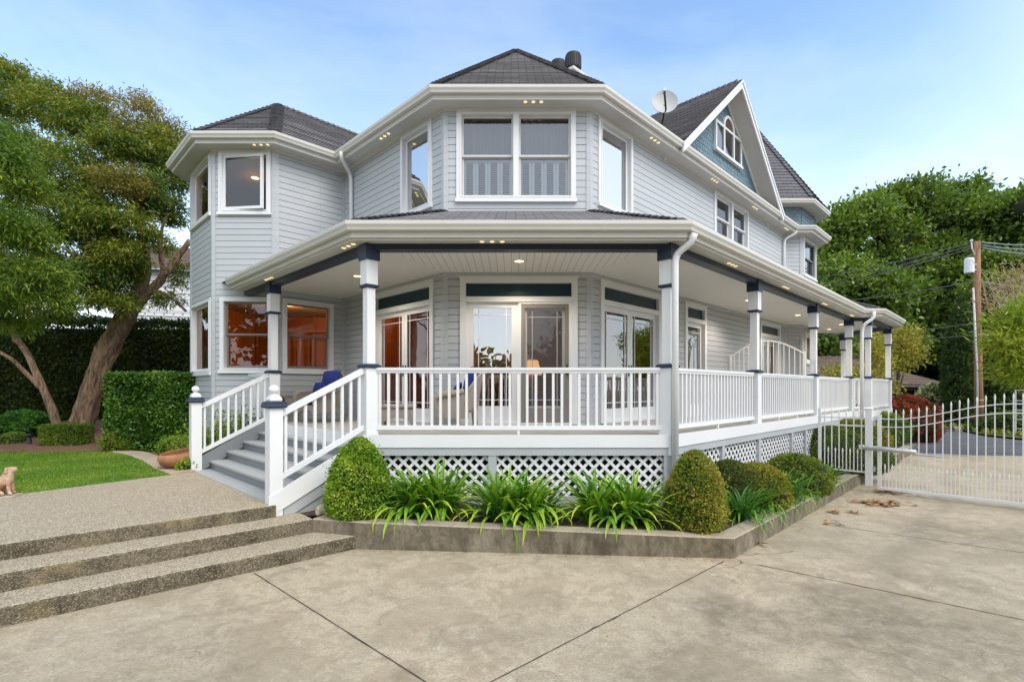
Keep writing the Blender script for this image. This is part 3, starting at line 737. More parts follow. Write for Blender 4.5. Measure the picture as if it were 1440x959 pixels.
VV = (AP[0], AP[1]+rr*1.41421, ZE)
roof_face(mb, [AP, a3(AP, A, 11.4), a3(a3(AP, A, 11.4), B, rr, -PITCH*rr), VV]); roof_face(mb, [a3(AP, B, 8), AP, VV, a3(a3(AP, B, 8), A, rr, -PITCH*rr)])
mb.face([a3(AP, A, 11.3), a3(a3(AP, A, 11.3), B, rr, -PITCH*rr), a3(a3(AP, A, 11.3), B, -rr, -PITCH*rr)]); mb.face([a3(AP, B, 7.9), a3(a3(AP, B, 7.9), A, rr, -PITCH*rr), a3(a3(AP, B, 7.9), A, -rr, -PITCH*rr)])
main_roof = mb.build('roof', 'shingles', HOUSE)
mb = MB(); n0, n1, n2 = nrm3(GL, GR, AP), nrm3(GR, a3(GR, A, 5), AP), nrm3(GL, a3(GL, B, 5), AP)
hip_caps(main_roof, GR, AP, n0, n1); hip_caps(main_roof, GL, AP, n0, n2); hip_caps(main_roof, a3(AP, A, 11), AP, n1, Vector((-n1.x, -n1.y, n1.z))); hip_caps(main_roof, a3(AP, B, 7), AP, n2, Vector((-n2.x, -n2.y, n2.z)))
# left tower
r2 = 1.714+.47; TA = (-6.08, EV[2][1]+r2, ZE+PITCH*r2)
mb = MB(); t2, t1, t3, t4 = EV[2], EV[3], EV[1], EV[0]
roof_face(mb, [t2, t1, TA]); roof_face(mb, [t1, a3(t1, A, 4.6), a3(TA, A, 3.7), TA]); roof_face(mb, [t3, t2, TA]); roof_face(mb, [t4, t3, TA]); roof_face(mb, [a3(t4, A, 4), t4, TA]); roof_face(mb, [TA, a3(TA, A, 3.7), a3(t4, A, 4)])
tr = mb.build('tower_roof', 'shingles', HOUSE)
mb = MB(); n0, n1, n2 = nrm3(t2, t1, TA), nrm3(t1, a3(t1, A, 3), TA), nrm3(t3, t2, TA)
hip_caps(tr, t1, TA, n0, n1); hip_caps(tr, t2, TA, n0, n2); hip_caps(tr, a3(TA, A, 3.6), TA, n1, Vector((-n1.x, -n1.y, n1.z)))
# right tower: octagon over the eaves with a band of blue scale shingles
OC = (RT1[0]-.8, RT1[1]+1.6*1.20711)
oct_ = [RT1, RT2, RT3, RT4]
oct_ = oct_+[(2*OC[0]-q[0], 2*OC[1]-q[1]) for q in oct_]
ZT = 8.5
mb = MB()
for i in range(8):
    p, q = oct_[i], oct_[(i+1) % 8]
    fb_ = Fr(p, q); fb_.quad(mb, 0, fb_.L, 0, ZE-.1, ZT-.05); scales(mb, fb_, lambda a, b: True, .03, fb_.L-.1, ZE-.05, ZT-.2)
mb.build('tower_band', 'fishscale', HOUSE)
loop = [oct_[7]]+oct_+[oct_[0], oct_[1]]
oe = offset_line(loop, .45)[1:9]; TP = (OC[0], OC[1], 12.25)
mb = MB()
for i in range(8):
    p, q = oe[i], oe[(i+1) % 8]; roof_face(mb, [(p[0], p[1], ZT), (q[0], q[1], ZT), TP], .17, .018)
sp = mb.build('spire_roof', 'dark_shingles', HOUSE)
mb = MB()
for i in range(8):
    p, q, r = oe[i-1], oe[i], oe[(i+1) % 8]
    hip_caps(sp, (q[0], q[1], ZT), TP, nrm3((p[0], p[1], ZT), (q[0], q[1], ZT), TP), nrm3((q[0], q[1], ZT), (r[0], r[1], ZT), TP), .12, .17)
mb = MB(); mb.sweep(loop, [(.0, ZT-.10), (.36, ZT-.10), (.36, ZT-.02)], rng=range(1, 9)); mb.build('tower_soffit', 'soffit', HOUSE)
gutter(loop, .48, ZT+.03, rng=range(1, 9))
# cross gable on the right wing
sc_, hw, zb, zp = 6.26, 3.42, 7.6, 10.46
g = lambda s, o, z: FR.pt(s, o, z)
mb = MB(); roof_face(mb, [g(sc_-hw, .53, zb), g(sc_, -3.5, zp), g(sc_, .53, zp)]); roof_face(mb, [g(sc_+hw, .53, zb), g(sc_, .53, zp), g(sc_, -3.5, zp)])
gr_ = mb.build('gable_roof', 'shingles', HOUSE)
mb = MB(); nl, nr_ = nrm3(g(sc_-hw, .53, zb), g(sc_, -3.5, zp), g(sc_, .53, zp)), nrm3(g(sc_+hw, .53, zb), g(sc_, .53, zp), g(sc_, -3.5, zp))
hip_caps(gr_, g(sc_, .53, zp), g(sc_, -3.2, zp), nl, nr_)
mb = MB(); mb.face([g(sc_-hw, .0, zb-.05), g(sc_+hw, .0, zb-.05), g(sc_, .0, zp-.08)]); scales(mb, FR, lambda a, b: abs(a-sc_) < (zp-.22-b)/(zp-zb)*hw, sc_-hw, sc_+hw, zb-.1, zp); mb.build('gable_wall', 'fishscale', HOUSE)
for sg in (-1, 1):
    mb = MB(); a0, b0 = g(sc_+sg*hw, .47, zb-.235), g(sc_, .47, zp-.235); nv = (FR.n[0]*.04, FR.n[1]*.04, 0)
    mb.obox(a0, Vector(b0)-Vector(a0), nv, (0, 0, .22))
    a0, b0 = g(sc_+sg*(hw+.02), .511, zb-.10), g(sc_, .511, zp-.085)
    mb.obox(a0, Vector(b0)-Vector(a0), (FR.n[0]*.025, FR.n[1]*.025, 0), (0, 0, .08)); mb.build('rake_board', 'white', HOUSE)
    mb = MB(); mb.face([g(sc_+sg*hw, .468, zb-.16), g(sc_, .468, zp-.16), g(sc_, .0, zp-.16), g(sc_+sg*hw, .0, zb-.16)]); mb.build('rake_soffit', 'soffit', HOUSE)
    mb = MB(); a0, b0 = g(sc_+sg*hw, .018, zb-.30), g(sc_, .018, zp-.30); mb.obox(a0, Vector(b0)-Vector(a0), (FR.n[0]*.03, FR.n[1]*.03, 0), (0, 0, .14)); mb.build('gable_trim', 'white', HOUSE)
# three-light arched window
c0 = 6.45; mb = MB(); w1, w0, zb_, zs, zt_ = .90, .33, 8.46, 9.22, 9.30
for (x0, x1, q0, q1) in ((c0-w1, c0-w1+.07, zb_, zt_), (c0+w1-.07, c0+w1, zb_, zt_), (c0-w0-.035, c0-w0+.035, zb_+.08, zt_), (c0+w0-.035, c0+w0+.035, zb_+.08, zt_)): FR.box(mb, x0, x1, .02, .085, q0 if q0 != zb_ else zb_+.08, q1)
FR.box(mb, c0-w1-.03, c0+w1+.03, .02, .11, zb_, zb_+.079)
for (x0, x1) in ((c0-w1+.07, c0-w0-.035), (c0+w0+.035, c0+w1-.07)): FR.box(mb, x0, x1, .02, .084, zt_-.07, zt_)
FR.box(mb, c0-w0+.035, c0+w0-.035, .02, .08, zt_-.06, zt_)
for k in range(14):
    a0, a1 = math.pi*k/14, math.pi*(k+1)/14; ri, ro = w0-.035, w0+.04
    pt = lambda a, r, o: FR.pt(c0+r*math.cos(a), o, zt_+r*math.sin(a)*1.02)
    mb.face([pt(a0, ri, .085), pt(a0, ro, .085), pt(a1, ro, .085), pt(a1, ri, .085)]); mb.face([pt(a0, ro, .085), pt(a0, ro, .02), pt(a1, ro, .02), pt(a1, ro, .085)]); mb.face([pt(a0, ri, .02), pt(a0, ri, .085), pt(a1, ri, .085), pt(a1, ri, .02)])
gw = mb.build('gable_window', 'white', HOUSE)
for (x0, x1) in ((c0-w1+.07, c0-w0-.035), (c0-w0+.035, c0+w0-.035), (c0+w0+.035, c0+w1-.07)):
    mb = MB(); FR.quad(mb, x0, x1, .052, zb_+.08, zt_-.06); mb.build('pane', 'half_glass', gw)
    mb = MB(); FR.quad(mb, x0, x1, .034, zb_+.08, zt_-.06); mb.build('blind', 'dark', gw)
mb = MB(); mb.face([FR.pt(c0, .052, zt_)]+[FR.pt(c0+(w0-.03)*math.cos(math.pi*k/14), .052, zt_+(w0-.03)*math.sin(math.pi*k/14)) for k in range(15)]); mb.build('pane', 'half_glass', gw)
mb = MB(); mb.face([FR.pt(c0, .034, zt_)]+[FR.pt(c0+(w0-.03)*math.cos(math.pi*k/14), .034, zt_+(w0-.03)*math.sin(math.pi*k/14)) for k in range(15)]); mb.build('blind', 'oak', gw)
# chimney with two round black flues
cc = P(806, 94, 12.5); ch = MB(); ch.obox((cc[0], cc[1], cc[2]-1.1), (A[0]*.8, A[1]*.8, 0), (B[0]*.62, B[1]*.62, 0), (0, 0, 1.03)); chim = ch.build('chimney', 'cream', HOUSE)
mb = MB(); mb.obox((cc[0]-.0*A[0], cc[1]-.06, cc[2]-.07), (A[0]*.88, A[1]*.88, 0), (B[0]*.7, B[1]*.7, 0), (0, 0, .07)); mb.build('chimney_cap', 'cream', chim)
for (x, y, r, zt) in ((806, 78, .2, 12.95), (785, 88, .2, 13.5)):
    c = P(x, y, zt); mb = MB(); mb.lathe((c[0], c[1], c[2]-.9), [(.12, 0), (.12, .5), (.12, .52), (r, .54), (r, .86), (r*.92, .9)], 24)
    for k in range(20):
        a = 2*math.pi*k/20; mb.obox((c[0]+math.cos(a)*r-.008, c[1]+math.sin(a)*r-.008, c[2]-.34), (.016, 0, 0), (0, .016, 0), (0, 0, .28))
    mb.build('flue', 'black', chim)
# ================================================================== porch (parts of the house)
WL = [add(CL, B, 4.97), CL, CR, RE, RT1, RT2, RT3]
PO = offset_line(WL, 2.1)                                        # the line of the posts
PL, PR = PO[1], PO[2]
P3 = add(PL, B, 3.88)
def isect_y(p, y): s = (y-p[1])/R2; return add(p, B, s)
PEND = isect_y(PL, 11.6)
OUT = [PEND, PL, PR, PO[3], PO[4], PO[5], PO[6]]
# roof
zg, zw = 4.405, 5.43
PG = [(q[0], q[1], zg) for q in offset_line(WL, 2.52)]; PW = [(q[0], q[1], zw) for q in WL]
mb = MB()
for i in range(6): roof_face(mb, [PG[i], PG[i+1], PW[i+1], PW[i]])
pr = mb.build('porch_roof', 'shingles', HOUSE)
mb = MB()
for i in (1, 2, 3, 4, 5):
    hip_caps(pr, PG[i], PW[i], nrm3(PG[i-1], PG[i], PW[i]), nrm3(PG[i], PG[i+1], PW[i]), .11)
mb = MB()
for i in range(6):
    a, b, c, d = WL[i], WL[i+1], offset_line(WL, 2.2)[i+1], offset_line(WL, 2.2)[i]; f = Fr(a, b)
    uv = lambda q: ((q[0]-a[0])*f.d[0]+(q[1]-a[1])*f.d[1], (q[0]-a[0])*f.n[0]+(q[1]-a[1])*f.n[1])
    mb.face([(q[0], q[1], CEIL) for q in (a, b, c, d)], 0, [uv(q) for q in (a, b, c, d)])
mb.build('porch_ceiling', 'plank', HOUSE)
ZS = 4.21
SW = [isect_y(add(PL, B, 0), 11.55), PL, PR]+PO[3:]
mb = MB(); mb.sweep(OUT, [(.0, ZS), (.41, ZS)]); mb.build('porch_soffit', 'soffit', HOUSE)
mb = MB(); mb.sweep(OUT, [(.34, ZS-.001), (.34, ZS-.028), (.365, ZS-.028), (.365, ZS+.10), (.40, ZS+.105)]); mb.build('porch_fascia', 'cream', HOUSE)
gutter(OUT, .49, zg+.03, 'porch_gutter')
mb = MB(); mb.sweep(OUT, [(-.09, 4.12), (.09, 4.12), (.09, ZS+.06), (-.09, ZS+.06)], close_prof=True); mb.build('porch_beam', 'navy', HOUSE)
mb = MB(); mb.sweep(WL[0:1]+WL[1:], [(.012, CEIL-.10), (.04, CEIL-.095), (.05, CEIL-.002)]); mb.build('ceiling_trim', 'siding', HOUSE)
OF = [Fr(OUT[i], OUT[i+1]) for i in range(6)]
for fr, px in ((OF[0], 378), (OF[0], 490), (OF[1], 692), (OF[2], 1030), (OF[2], 1105), (OF[2], 1160), (OF[2], 1198)): eave_light(fr, px, .21, ZS, 0)
# deck
DP = [isect_y(offset_line(WL, 2.2)[0], 11.62)]+offset_line(WL, 2.2)[1:]
mb = MB(); 
inner = [IC, T1, (PEND[0]-.2, 11.6)]
dk = [(CL[0], CL[1])]+[CR, RE, RT1, RT2, RT3]
poly = DP+dk[::-1]+inner[:0]
for i in range(1, 6): mb.prism([DP[i], DP[i+1], WL[i+1], WL[i]], DECK-.05, DECK)
mb.prism([DP[0], DP[1], WL[1], WL[0]], DECK-.05, DECK)
mb.build('porch_floor', 'deck', HOUSE)
mb = MB(); mb.sweep(DP, [(.0, 1.14), (.028, 1.14), (.028, DECK+.012), (.0, DECK+.012)], close_prof=True); mb.build('deck_fascia', 'white', HOUSE)
mb = MB(); mb.sweep(DP, [(-.05, 1.02), (.012, 1.02), (.012, 1.139), (-.05, 1.139)], close_prof=True); mb.build('deck_rim', 'bluegrey', HOUSE)
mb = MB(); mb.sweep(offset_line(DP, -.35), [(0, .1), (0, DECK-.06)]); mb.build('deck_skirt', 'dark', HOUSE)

def lattice(fr, s0, s1, z0, z1, o):
    mb = MB(); w = .044; per = .165
    for lay, sg in ((0, 1), (1, -1)):
        oo = o+.009*lay; k = -40
        lo = int((s0-z1-2)/per)-2; hi = int((s1+z1+2)/per)+2
        for k in range(lo, hi):
            c = k*per                      # s - sg*z = c
            pts = []
            za, zb = z0, z1
            sa, sb = c+sg*za, c+sg*zb
            # clip to s0..s1
            t0, t1 = 0.0, 1.0; ds = sb-sa
            for lim, side in ((s0, 1), (s1, -1)):
                fa, fb = side*(sa-lim), side*(sb-lim)
                if fa < 0 and fb < 0: t0, t1 = 1, 0; break
                if fa < 0: t0 = max(t0, fa/(fa-fb))
                elif fb < 0: t1 = min(t1, fa/(fa-fb))
            if t1-t0 < .03: continue
            pa = fr.pt(sa+ds*t0, oo, za+(zb-za)*t0); pb = fr.pt(sa+ds*t1, oo, za+(zb-za)*t1)
            mb.bar(pa, pb, .008, w, up=(fr.n[0], fr.n[1], 0)) if False else mb.bar(pa, pb, w, .008, up=(fr.n[0], fr.n[1], 0))
    return mb.build('lattice_panel', 'white', HOUSE)
LF = [Fr(DP[i], DP[i+1]) for i in range(6)]
def skirt(fr, stops, o=-.03):
    for a, b in zip(stops[:-1], stops[1:]): lattice(fr, a+.06, b-.06, .40, 1.02, o-.03)
    for s in stops:
        mb = MB(); fr.box(mb, s-.062, s+.062, o-.06, o+.035, .1, 1.02); mb.build('skirt_post', 'bluegrey', HOUSE)
    for a, b in zip(stops[:-1], stops[1:]):
        mb = MB(); fr.box(mb, a+.062, b-.062, o-.05, o+.01, .12, .40); mb.build('skirt_board', 'bluegrey', HOUSE)
skirt(LF[1], [.07, LF[1].L*.415, LF[1].L-.07]); skirt(LF[2], [.07, 1.85, 3.6, 5.65, 6.7, 7.7, 9.6, LF[2].L-.07])
skirt(LF[4], [.07, 1.7, LF[4].L-.07]); skirt(LF[3], [.05, LF[3].L-.05]); skirt(LF[5], [.07, LF[5].L-.07])

def sqp(mb, c, w, z0, z1, mi=0, dirv=A):                          # a square prism aligned with the diagonal walls
    h = w/2; dx, dy = dirv; o = (c[0]-dx*h+dy*h, c[1]-dy*h-dx*h, z0)
    mb.obox(o, (dx*w, dy*w, 0), (-dy*w, dx*w, 0), (0, 0, z1-z0), mi)
def sq_lathe(mb, c, prof, mi=0, rot=0.0):
    base = len(mb.v); n = 4
    for (w, z) in prof:
        for k in range(4):
            a = math.pi/2*k+rot; mb.v.append((c[0]+w/2*1.41421*math.cos(a), c[1]+w/2*1.41421*math.sin(a), c[2]+z))
    for i in range(len(prof)-1):
        for k in range(4):
            a0 = base+i*4+k; b0 = base+i*4+(k+1) % 4; mb.f.append((a0, b0, b0+4, a0+4)); mb.m.append(mi); mb.uv.extend([(0, 0)]*4)
    mb.f.append((base+3, base+2, base+1, base)); mb.m.append(mi); mb.uv.extend([(0, 0)]*4)
    e = base+(len(prof)-1)*4; mb.f.append((e, e+1, e+2, e+3)); mb.m.append(mi); mb.uv.extend([(0, 0)]*4)
def post(c):
    mb = MB(); sqp(mb, c, .20, DECK-.3, 2.335); sqp(mb, c, .135, 2.4, 3.55); sqp(mb, c, .19, 3.60, 3.97); p = mb.build('porch_post', 'white', HOUSE)
    mb = MB(); sq_lathe(mb, (c[0], c[1], 2.335), [(.22, 0), (.265, .012), (.27, .035), (.235, .055), (.17, .068)]); mb.build('post_cap', 'navy', p)
    mb = MB(); sq_lathe(mb, (c[0], c[1], 3.55), [(.15, 0), (.22, .02), (.225, .04), (.20, .052)]); mb.build('post_collar', 'navy', p)
    mb = MB(); sqp(mb, c, .235, 3.97, ZS-.004); mb.build('post_capital', 'navy', p)
for c in (P3, PL, PR, add(PR, A, 3.56), add(PR, A, 7.66), PO[3], PO[4], PO[5], PO[6], add(PO[6], B, 1.6)): post(c)

NB = [0]; BAL = MB(); BAL.box(-.019, .019, -.019, .019, 0, 1); BMESH = None
def baluster(x, y, z, h, parent, d):
    global BMESH
    if BMESH is None:
        t = BAL.build('baluster', 'white', None); BMESH = t.data; bpy.data.objects.remove(t)
    o = bpy.data.objects.new('baluster', BMESH); COL.objects.link(o); o.parent = parent
    g_ = org(parent); o.location = (x-g_[0], y-g_[1], z-g_[2]); o.scale = (1, 1, h); o.rotation_euler = (0, 0, math.atan2(d[1], d[0])); NB[0] += 1
def railing(p, q, cut=.10, zt=2.345, zb=1.40, each=True, sp=.133, bumps=1):
    f = Fr(p, q); s0, s1 = cut, f.L-cut; mb = MB()
    f.box(mb, s0, s1, -.042, .042, zt-.042, zt); f.box(mb, s0, s1, -.028, .028, zt-.080, zt-.043); f.box(mb, s0, s1, -.03, .03, zb, zb+.065)
    for k in range(1, bumps+1): s = s0+(s1-s0)*k/(bumps+1); f.box(mb, s-.02, s+.02, -.02, .02, DECK+.01, zb)
    r = mb.build('railing', 'white', HOUSE); n = max(2, round((s1-s0)/sp)); st = MB()
    for k in range(n):
        s = s0+(s1-s0)*(k+.5)/n; c = f.pt(s, 0, zb+.065)
        if each: baluster(c[0], c[1], c[2], zt-.08-zb-.065, r, f.d)
        else: f.box(st, s-.019, s+.019, -.019, .019, zb+.065, zt-.08)
    if not each: tag(st.build('baluster', 'white', r), kind='stuff')
    return r
railing(PL, PR); q1, q2 = add(PR, A, 3.56), add(PR, A, 7.66)
railing(PR, q1); railing(q1, q2, bumps=2, each=False); railing(q2, PO[3], each=False, bumps=3); railing(PO[3], PO[4], each=False); railing(PO[4], PO[5], each=False, bumps=2); railing(PO[5], PO[6], each=False)
railing(PEND, P3, .1, each=False)

# stairs between P3 and PL
FS = Fr(P3, PL); PZ = .5; nr = 5; rise = (DECK-PZ)/nr; run = .29
mb = MB(); tr_ = []
for k in range(1, nr):
    o1 = (nr-k)*run; z = PZ+rise*k
    FS.box(mb, .02, FS.L-.02, -.08+(0 if k == nr-1 else (nr-k-1)*run-.0+.08), o1, .3, z-.035)
st = mb.build('stairs', 'riser_paint', HOUSE)
for k in range(1, nr):
    o1 = (nr-k)*run; z = PZ+rise*k; mb = MB(); FS.box(mb, .02, FS.L-.02, o1-run+.002, o1+.03, z-.034, z); mb.build('tread', 'tread_paint', st)
mb = MB(); FS.box(mb, .02, FS.L-.05, (nr-1)*run+.002, (nr-1)*run+.3, .32, PZ+.008); mb.build('tread', 'tread_paint', st)
NO = 1.40
for s, near in ((FS.L, 1), (.0, 0)):
    c = FS.pt(s, NO, 0); mb = MB(); z0 = .34 if near else .46
    sqp(mb, c, .17, z0, 1.77)
    nw = mb.build('newel_post', 'white', HOUSE)
    mb = MB(); sq_lathe(mb, (c[0], c[1], 1.765), [(.19, 0), (.25, .012), (.255, .03), (.25, .042), (.235, .055), (.235, .075), (.16, .095)]); mb.build('post_cap', 'navy', nw)
    mb = MB(); sq_lathe(mb, (c[0], c[1], 1.857), [(.14, 0), (.155, .012), (.155, .035), (.135, .05), (.11, .075), (.07, .085)]); mb.lathe((c[0], c[1], 1.94), [(.035, 0), (.03, .012), (.045, .028), (.062, .052), (.066, .075), (.058, .102), (.036, .125), (.008, .135)], 20)
    mb.build('finial', 'white', nw, smooth=False)
    # sloping rails
    mb = MB(); a = FS.pt(s-.045, NO-.08, 1.645); b = FS.pt(s-.045, .10, 2.255); th = (FS.d[0]*.09, FS.d[1]*.09, 0)
    mb.obox(a, Vector(b)-Vector(a), th, (0, 0, .085))
    a2 = FS.pt(s-.032, NO-.08, .80); b2 = FS.pt(s-.032, .10, 1.40); mb.obox(a2, Vector(b2)-Vector(a2), (FS.d[0]*.064, FS.d[1]*.064, 0), (0, 0, .075))
    rl = mb.build('stair_railing', 'white', HOUSE)
    for k in range(9):
        t = (k+.5)/9; o = NO-.08+(.10-NO+.08)*t; zb_ = .80+.075+.6*t; zt_ = 1.645+.61*t; c2 = FS.pt(s, o, zb_-.012); baluster(c2[0], c2[1], c2[2], zt_-zb_+.024, rl, FS.d)
    mb = MB()
    if near:
        sl = .66/1.45; e0, e1 = FS.pt(s+.06, NO+.10, .34), FS.pt(s+.06, .12, 1.02)
        mb.obox(e0, Vector(e1)-Vector(e0), (FS.d[0]*.035, FS.d[1]*.035, 0), (0, 0, .27)); mb.build('stringer', 'white', st)
        mb = MB(); i_ = .045
        mb.face([FS.pt(s+i_, NO+.06, .2), FS.pt(s+i_, -.1, .2), FS.pt(s+i_, -.1, 1.15), FS.pt(s+i_, NO+.06, .46)]); mb.build('stair_skirt', 'bluegrey', st)
        mb = MB(); e0, e1 = FS.pt(s+.05, NO-.1, .27), FS.pt(s+.05, .12, .84); mb.obox(e0, Vector(e1)-Vector(e0), (FS.d[0]*.02, FS.d[1]*.02, 0), (0, 0, .17)); mb.build('stringer', 'bluegrey', st)
    else:
        e0, e1 = FS.pt(s+.02, NO-.05, .47), FS.pt(s+.02, -.0, 1.19); mb.obox(e0, Vector(e1)-Vector(e0), (FS.d[0]*.04, FS.d[1]*.04, 0), (0, 0, .27)); mb.build('stringer', 'riser_paint', st)
        mb = MB(); mb.face([FS.pt(s, NO+.02, .2), FS.pt(s, -.1, .2), FS.pt(s, -.1, 1.3), FS.pt(s, NO+.02, .6)]); mb.build('stair_skirt', 'bluegrey', st)

# downspouts
def spout(pts, r=.042):
    mb = MB(); pp = []
    for i, p in enumerate(pts):
        if 0 < i < len(pts)-1:
            a, b, c = Vector(pts[i-1]), Vector(p), Vector(pts[i+1]); l = min(.09, (b-a).length*.45, (c-b).length*.45)
            for t in (0, .5, 1):
                q1_ = b+(a-b).normalized()*l; q2_ = b+(c-b).normalized()*l; pp.append((q1_*(1-t)**2+b*2*t*(1-t)+q2_*t*t))
        else: pp.append(Vector(p))
    mb.tube(pp, r, 10); return mb.build('downspout', 'white', HOUSE, smooth=True)
spout([P(977, 328, 7.42), P(972, 341, 7.46), P(953, 356, 7.60), P(949.5, 366, 7.62), (P(949.5, 366, 7.62)[0], 7.62, .3)], .05)
p5 = P(1212, 465, 15.55); spout([P(1229, 438, 15.4), P(1229, 447, 15.4), P(1214, 457, 15.5), p5, (p5[0], p5[1], .3)], .05)
q = FL.px(497.5); spout([P(480, 214, 11.85), P(480, 222, 11.85), FL.pt(q, .10, 7.22), FL.pt(q, .07, 7.1), FL.pt(q, .07, 5.2)], .045)
spout([FR.pt(11.3, .40, 7.50), FR.pt(11.3, .40, 7.38), FR.pt(11.1, .10, 7.18), FR.pt(11.1, .08, 7.0), FR.pt(11.1, .08, 5.3)], .045)

# ---- satellite dish on the roof
dc = Vector(P(935, 143, 11.6)); base = Vector(P(929, 178, 11.8))
D = thing('satellite_dish', 'round pale grey satellite dish on a dark arm beside the blue gable', 'satellite dish', tuple(base))
mb = MB(); ax = Vector((-.12, -.95, .25)).normalized(); x_ = ax.cross(Vector((0, 0, 1))).normalized(); y_ = x_.cross(ax)
rings = []
for i in range(6):
    r = .29*i/5; dz = .10*(r/.29)**2
    rings.append([dc+ax*(dz-.1)+(x_*math.cos(2*math.pi*k/24)+y_*math.sin(2*math.pi*k/24)*1.06)*r for k in range(24)])
for i in range(5):
    for k in range(24):
        q_ = [rings[i][k], rings[i][(k+1) % 24], rings[i+1][(k+1) % 24], rings[i+1][k]]; mb.face(q_ if i else q_[1:]); mb.face([p-ax*.012 for p in (q_ if i else q_[1:])][::-1])
for k in range(24): mb.face([rings[5][k], rings[5][(k+1) % 24], rings[5][(k+1) % 24]-ax*.012, rings[5][k]-ax*.012])
mb.build('dish', 'dishgrey', D, smooth=True)
mb = MB(); mb.tube([base-Vector((0, 0, .06)), base+(dc-base)*.35+Vector((.03, 0, .0)), dc-ax*.11-Vector((0, 0, .12)), dc-ax*.11], .022, 8); mb.build('mast', 'black', D, smooth=True)
mb = MB(); lo = dc-y_*.26; hi = dc+ax*.36+x_*.07-y_*.03; mb.tube([lo-ax*.05, lo+ax*.06-y_*.02, hi], [.016, .02, .024], 8); mb.build('feed_arm', 'black', D, smooth=True)
mb = MB(); mb.bar(hi-ax*.08, hi+ax*.02, .055, .07); mb.build('feed_horn', 'plastic_grey', D)
# ================================================================== ground
def sheet(name, pts, z, mat, **kw):
    mb = MB(); ar = sum(pts[i][0]*pts[(i+1) % len(pts)][1]-pts[(i+1) % len(pts)][0]*pts[i][1] for i in range(len(pts)))
    if ar < 0: pts = pts[::-1]
    mb.poly(pts, z); return tag(mb.build(name, mat), kind='structure')
g2 = lambda px, py, z=0: G(px, py, z)[:2]
mb = MB(); mb.poly([(-400, -400), (400, -400), (400, 400), (-400, 400)], -.06); tag(mb.build('terrain', 'terrain'), kind='structure')
SA, SB = (-1.98, 6.46), (2.65, 6.1)                              # front of the planter wall
SC = add(SB, A, 14.6)
D1 = (.745, .667)                                                # direction of the concrete steps
drive = [(-12, -9), (16, -9), (19, 6), g2(1760, 652), g2(1440, 641), g2(1372, 640), g2(1300, 637), SC, SB, SA, add(SA, D1, -3.3), add(SA, D1, -9)]
sheet('driveway', drive, 0, 'drive')
# joints cut in the slab
mb = MB()
def joint(p, q, w=.012, z=.004):
    f = Fr(p, q); n = int(f.L/.09); e = [[w*.5*random.uniform(.55, 1.25)+(random.random() < .05)*random.uniform(0, .012) for _ in range(n+1)] for _ in (0, 1)]
    for i in range(n):
        a, b = f.L*i/n, f.L*(i+1)/n; mb.face([f.pt(a, -e[0][i], z), f.pt(b, -e[0][i+1], z), f.pt(b, e[1][i+1], z), f.pt(a, e[1][i], z)])
joint(g2(358, 806), g2(640, 985)); joint(g2(1018, 789), g2(640, 985)); joint(g2(1066, 794), g2(1600, 905)); joint(g2(1156, 737), g2(1600, 800)); joint((.0, 3.0), (-1.0, .2)); joint(g2(640, 985), (.3, -6))
tag(mb.build('driveway_joint', 'joint'), kind='structure')
road = [g2(1270, 637), g2(1300, 637.6), g2(1372, 640.6), g2(1440, 641.6), g2(1800, 653), g2(1800, 641), g2(1560, 629), g2(1440, 620), g2(1390, 614), g2(1352, 606), g2(1343, 598), g2(1290, 594), g2(1200, 594), g2(1200, 630)]
sheet('road', road, -.02, 'asphalt')
# apron lip where the drive meets the road
mb = MB(); f = Fr(g2(1300, 639), g2(1440, 642)); 
curb = [g2(1262, 596), g2(1302, 594), g2(1346, 597), g2(1354, 606)]
mb = MB(); mb.sweep(curb, [(0, -.03), (.0, .10), (.28, .10), (.28, -.03)], close_prof=True); tag(mb.build('kerb', 'border'), kind='structure')
sheet('verge', [g2(1345, 604), g2(1390, 612), g2(1440, 617), g2(1800, 635), (60, 40), (44, 44), (22, 31)], .02, 'terrain')
